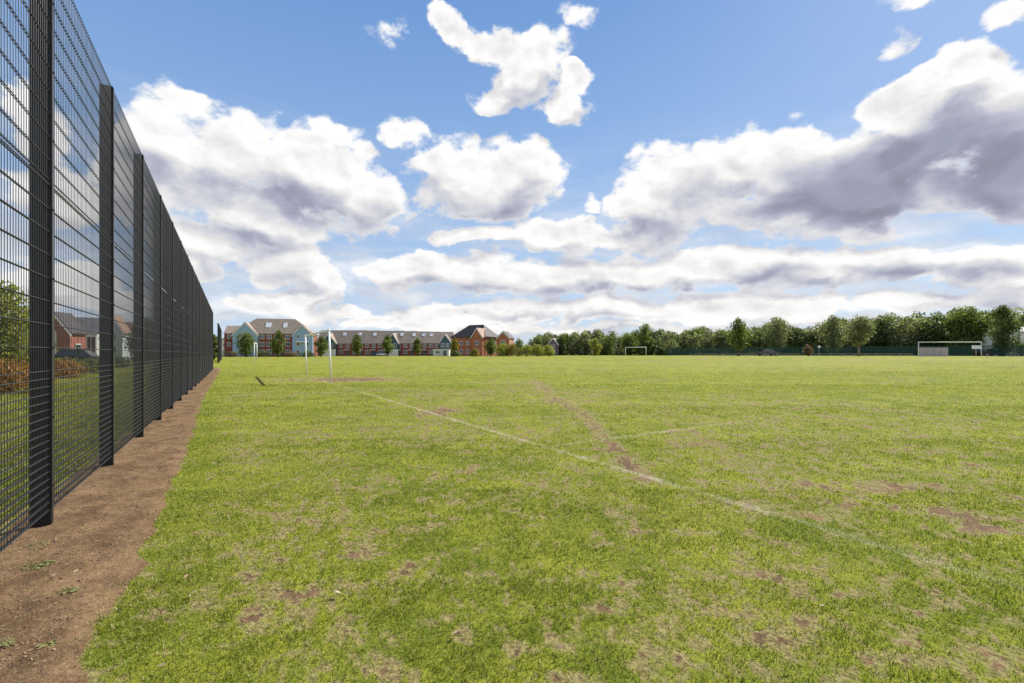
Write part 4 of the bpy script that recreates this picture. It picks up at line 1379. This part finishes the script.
    vs = nd(nt, 'ShaderNodeVectorMath', operation='SCALE'); lk(nt, va.outputs[0], vs.inputs[0]); vs.inputs['Scale'].default_value = .10
    lk(nt, vs.outputs[0], vadd.inputs[1]); lk(nt, vadd.outputs[0], vo.inputs['Vector'])
    fe = noise(nt, Nn, 15, 9, .60, .1)
    fe = noise(nt, Nn, 17, 10, .63, .1)
    n1 = math_(nt, 'MULTIPLY', math_(nt, 'SUBTRACT', f1.outputs[0], .5), .95)
    ne = math_(nt, 'MULTIPLY', math_(nt, 'SUBTRACT', fe.outputs[0], .5), .95)
    vv = math_(nt, 'MULTIPLY', math_(nt, 'SUBTRACT', .40, vo.outputs['Distance']), .38)
    gate = ramp01(nt, base, .035, .20)
    puff = math_(nt, 'ADD', math_(nt, 'ADD', n1, ne), vv)
    dens = math_(nt, 'ADD', base, math_(nt, 'MULTIPLY', puff, gate))
    alpha = ramp01(nt, dens, .09, .36)
    # light from above: the tops face it, the flat bases do not
    top = math_(nt, 'SUBTRACT', base, base_up)
    top = math_(nt, 'MINIMUM', math_(nt, 'MAXIMUM', math_(nt, 'MULTIPLY', top, .85), -.19), .15)
    relief = math_(nt, 'MULTIPLY', math_(nt, 'SUBTRACT', f1.outputs[0], f2.outputs[0]), .85)
    thick = ramp01(nt, dens, .20, .75)
    dk = union(darks)
    dk = ramp01(nt, math_(nt, 'ADD', dk, math_(nt, 'MULTIPLY', n1, .20)), .0, .85)
    calm = math_(nt, 'SUBTRACT', 1.0, math_(nt, 'MULTIPLY', dk, .72))
    detail = math_(nt, 'ADD', relief, math_(nt, 'ADD', top, math_(nt, 'MULTIPLY', vv, .45)))
    lum = math_(nt, 'ADD', .99, math_(nt, 'MULTIPLY', detail, calm))
    lum = math_(nt, 'SUBTRACT', lum, math_(nt, 'MULTIPLY', thick, .15))
    lum = math_(nt, 'SUBTRACT', lum, math_(nt, 'MULTIPLY', math_(nt, 'MULTIPLY', dk, .47), ramp01(nt, dens, .12, .55)))
    sm = nt.nodes.new('ShaderNodeMath'); sm.operation = 'SMOOTH_MAX'; lk(nt, lum, sm.inputs[0]); sm.inputs[1].default_value = .22; sm.inputs[2].default_value = .35
    lum = math_(nt, 'MINIMUM', sm.outputs[0], 1.05)
    shade = ramp01(nt, lum, .95, .35)
    tintc = mixc(nt, shade, (1.0, .99, .98), (.87, .915, 1.17))
    ccol = mixc(nt, 1.0, tintc, lum, 'MULTIPLY')
    # thin veils low in the sky
    cb3 = nd(nt, 'ShaderNodeCombineXYZ'); lk(nt, az, cb3.inputs[0]); lk(nt, math_(nt, 'MULTIPLY', el, 4.0), cb3.inputs[1])
    nv = noise(nt, cb3.outputs[0], 5, 7, .55)
    veil = math_(nt, 'MULTIPLY', ramp01(nt, nv.outputs[0], .36, .66), math_(nt, 'MULTIPLY', ramp01(nt, el, .50, .02), .85))
    alpha = math_(nt, 'MAXIMUM', alpha, veil)
    # clear sky: Nishita, slightly paler as in the summer haze
    cr = nd(nt, 'ShaderNodeValToRGB'); lk(nt, math_(nt, 'MULTIPLY', el, 1.0 / R(60), clamp=True), cr.inputs[0])
    k = 1.0 / (SKY_S * 2 ** EXPOSURE)
    el_ = cr.color_ramp.elements; el_[0].position = 0.0; el_[0].color = (.53, .67, .85, 1); el_[1].position = 1.0; el_[1].color = (.095, .21, .56, 1)
    for pos, c in ((.16, (.41, .575, .82, 1)), (.35, (.275, .455, .77, 1)), (.62, (.155, .325, .675, 1))):
        e = el_.new(pos); e.color = c
    gr = nd(nt, 'ShaderNodeVectorMath', operation='SCALE'); lk(nt, cr.outputs[0], gr.inputs[0]); gr.inputs['Scale'].default_value = k
    skyc = mixc(nt, .88, sky.outputs[0], gr.outputs[0])
    bgs = nd(nt, 'ShaderNodeBackground'); lk(nt, skyc, bgs.inputs[0]); bgs.inputs[1].default_value = SKY_S
    bgc = nd(nt, 'ShaderNodeBackground'); lk(nt, ccol, bgc.inputs[0]); bgc.inputs[1].default_value = CLOUD_S
    mx = nd(nt, 'ShaderNodeMixShader'); lk(nt, alpha, mx.inputs[0]); lk(nt, bgs.outputs[0], mx.inputs[1]); lk(nt, bgc.outputs[0], mx.inputs[2])
    out = nd(nt, 'ShaderNodeOutputWorld'); lk(nt, mx.outputs[0], out.inputs[0])


SKY_S = 0.10
CLOUD_S = 0.52
build_sky(w.node_tree)
w.cycles.sampling_method = 'MANUAL'; w.cycles.sample_map_resolution = 512

cam = bpy.data.cameras.new('camera'); co = bpy.data.objects.new('camera', cam); C.objects.link(co)
co.location = (0, 0, EYE); co.rotation_euler = (R(90), 0, 0)
cam.lens = 16; cam.sensor_width = 36; cam.shift_y = (HY - 341.5) / 1024.0
cam.clip_start = .05; cam.clip_end = 12000
sc = bpy.context.scene; sc.camera = co
sc.view_settings.view_transform = 'Standard'; sc.view_settings.look = 'None'
sc.view_settings.exposure = EXPOSURE; sc.view_settings.gamma = 1.0
sc.render.resolution_x = 1024; sc.render.resolution_y = 683
sc.cycles.max_bounces = 6; sc.cycles.diffuse_bounces = 3; sc.cycles.transparent_max_bounces = 8
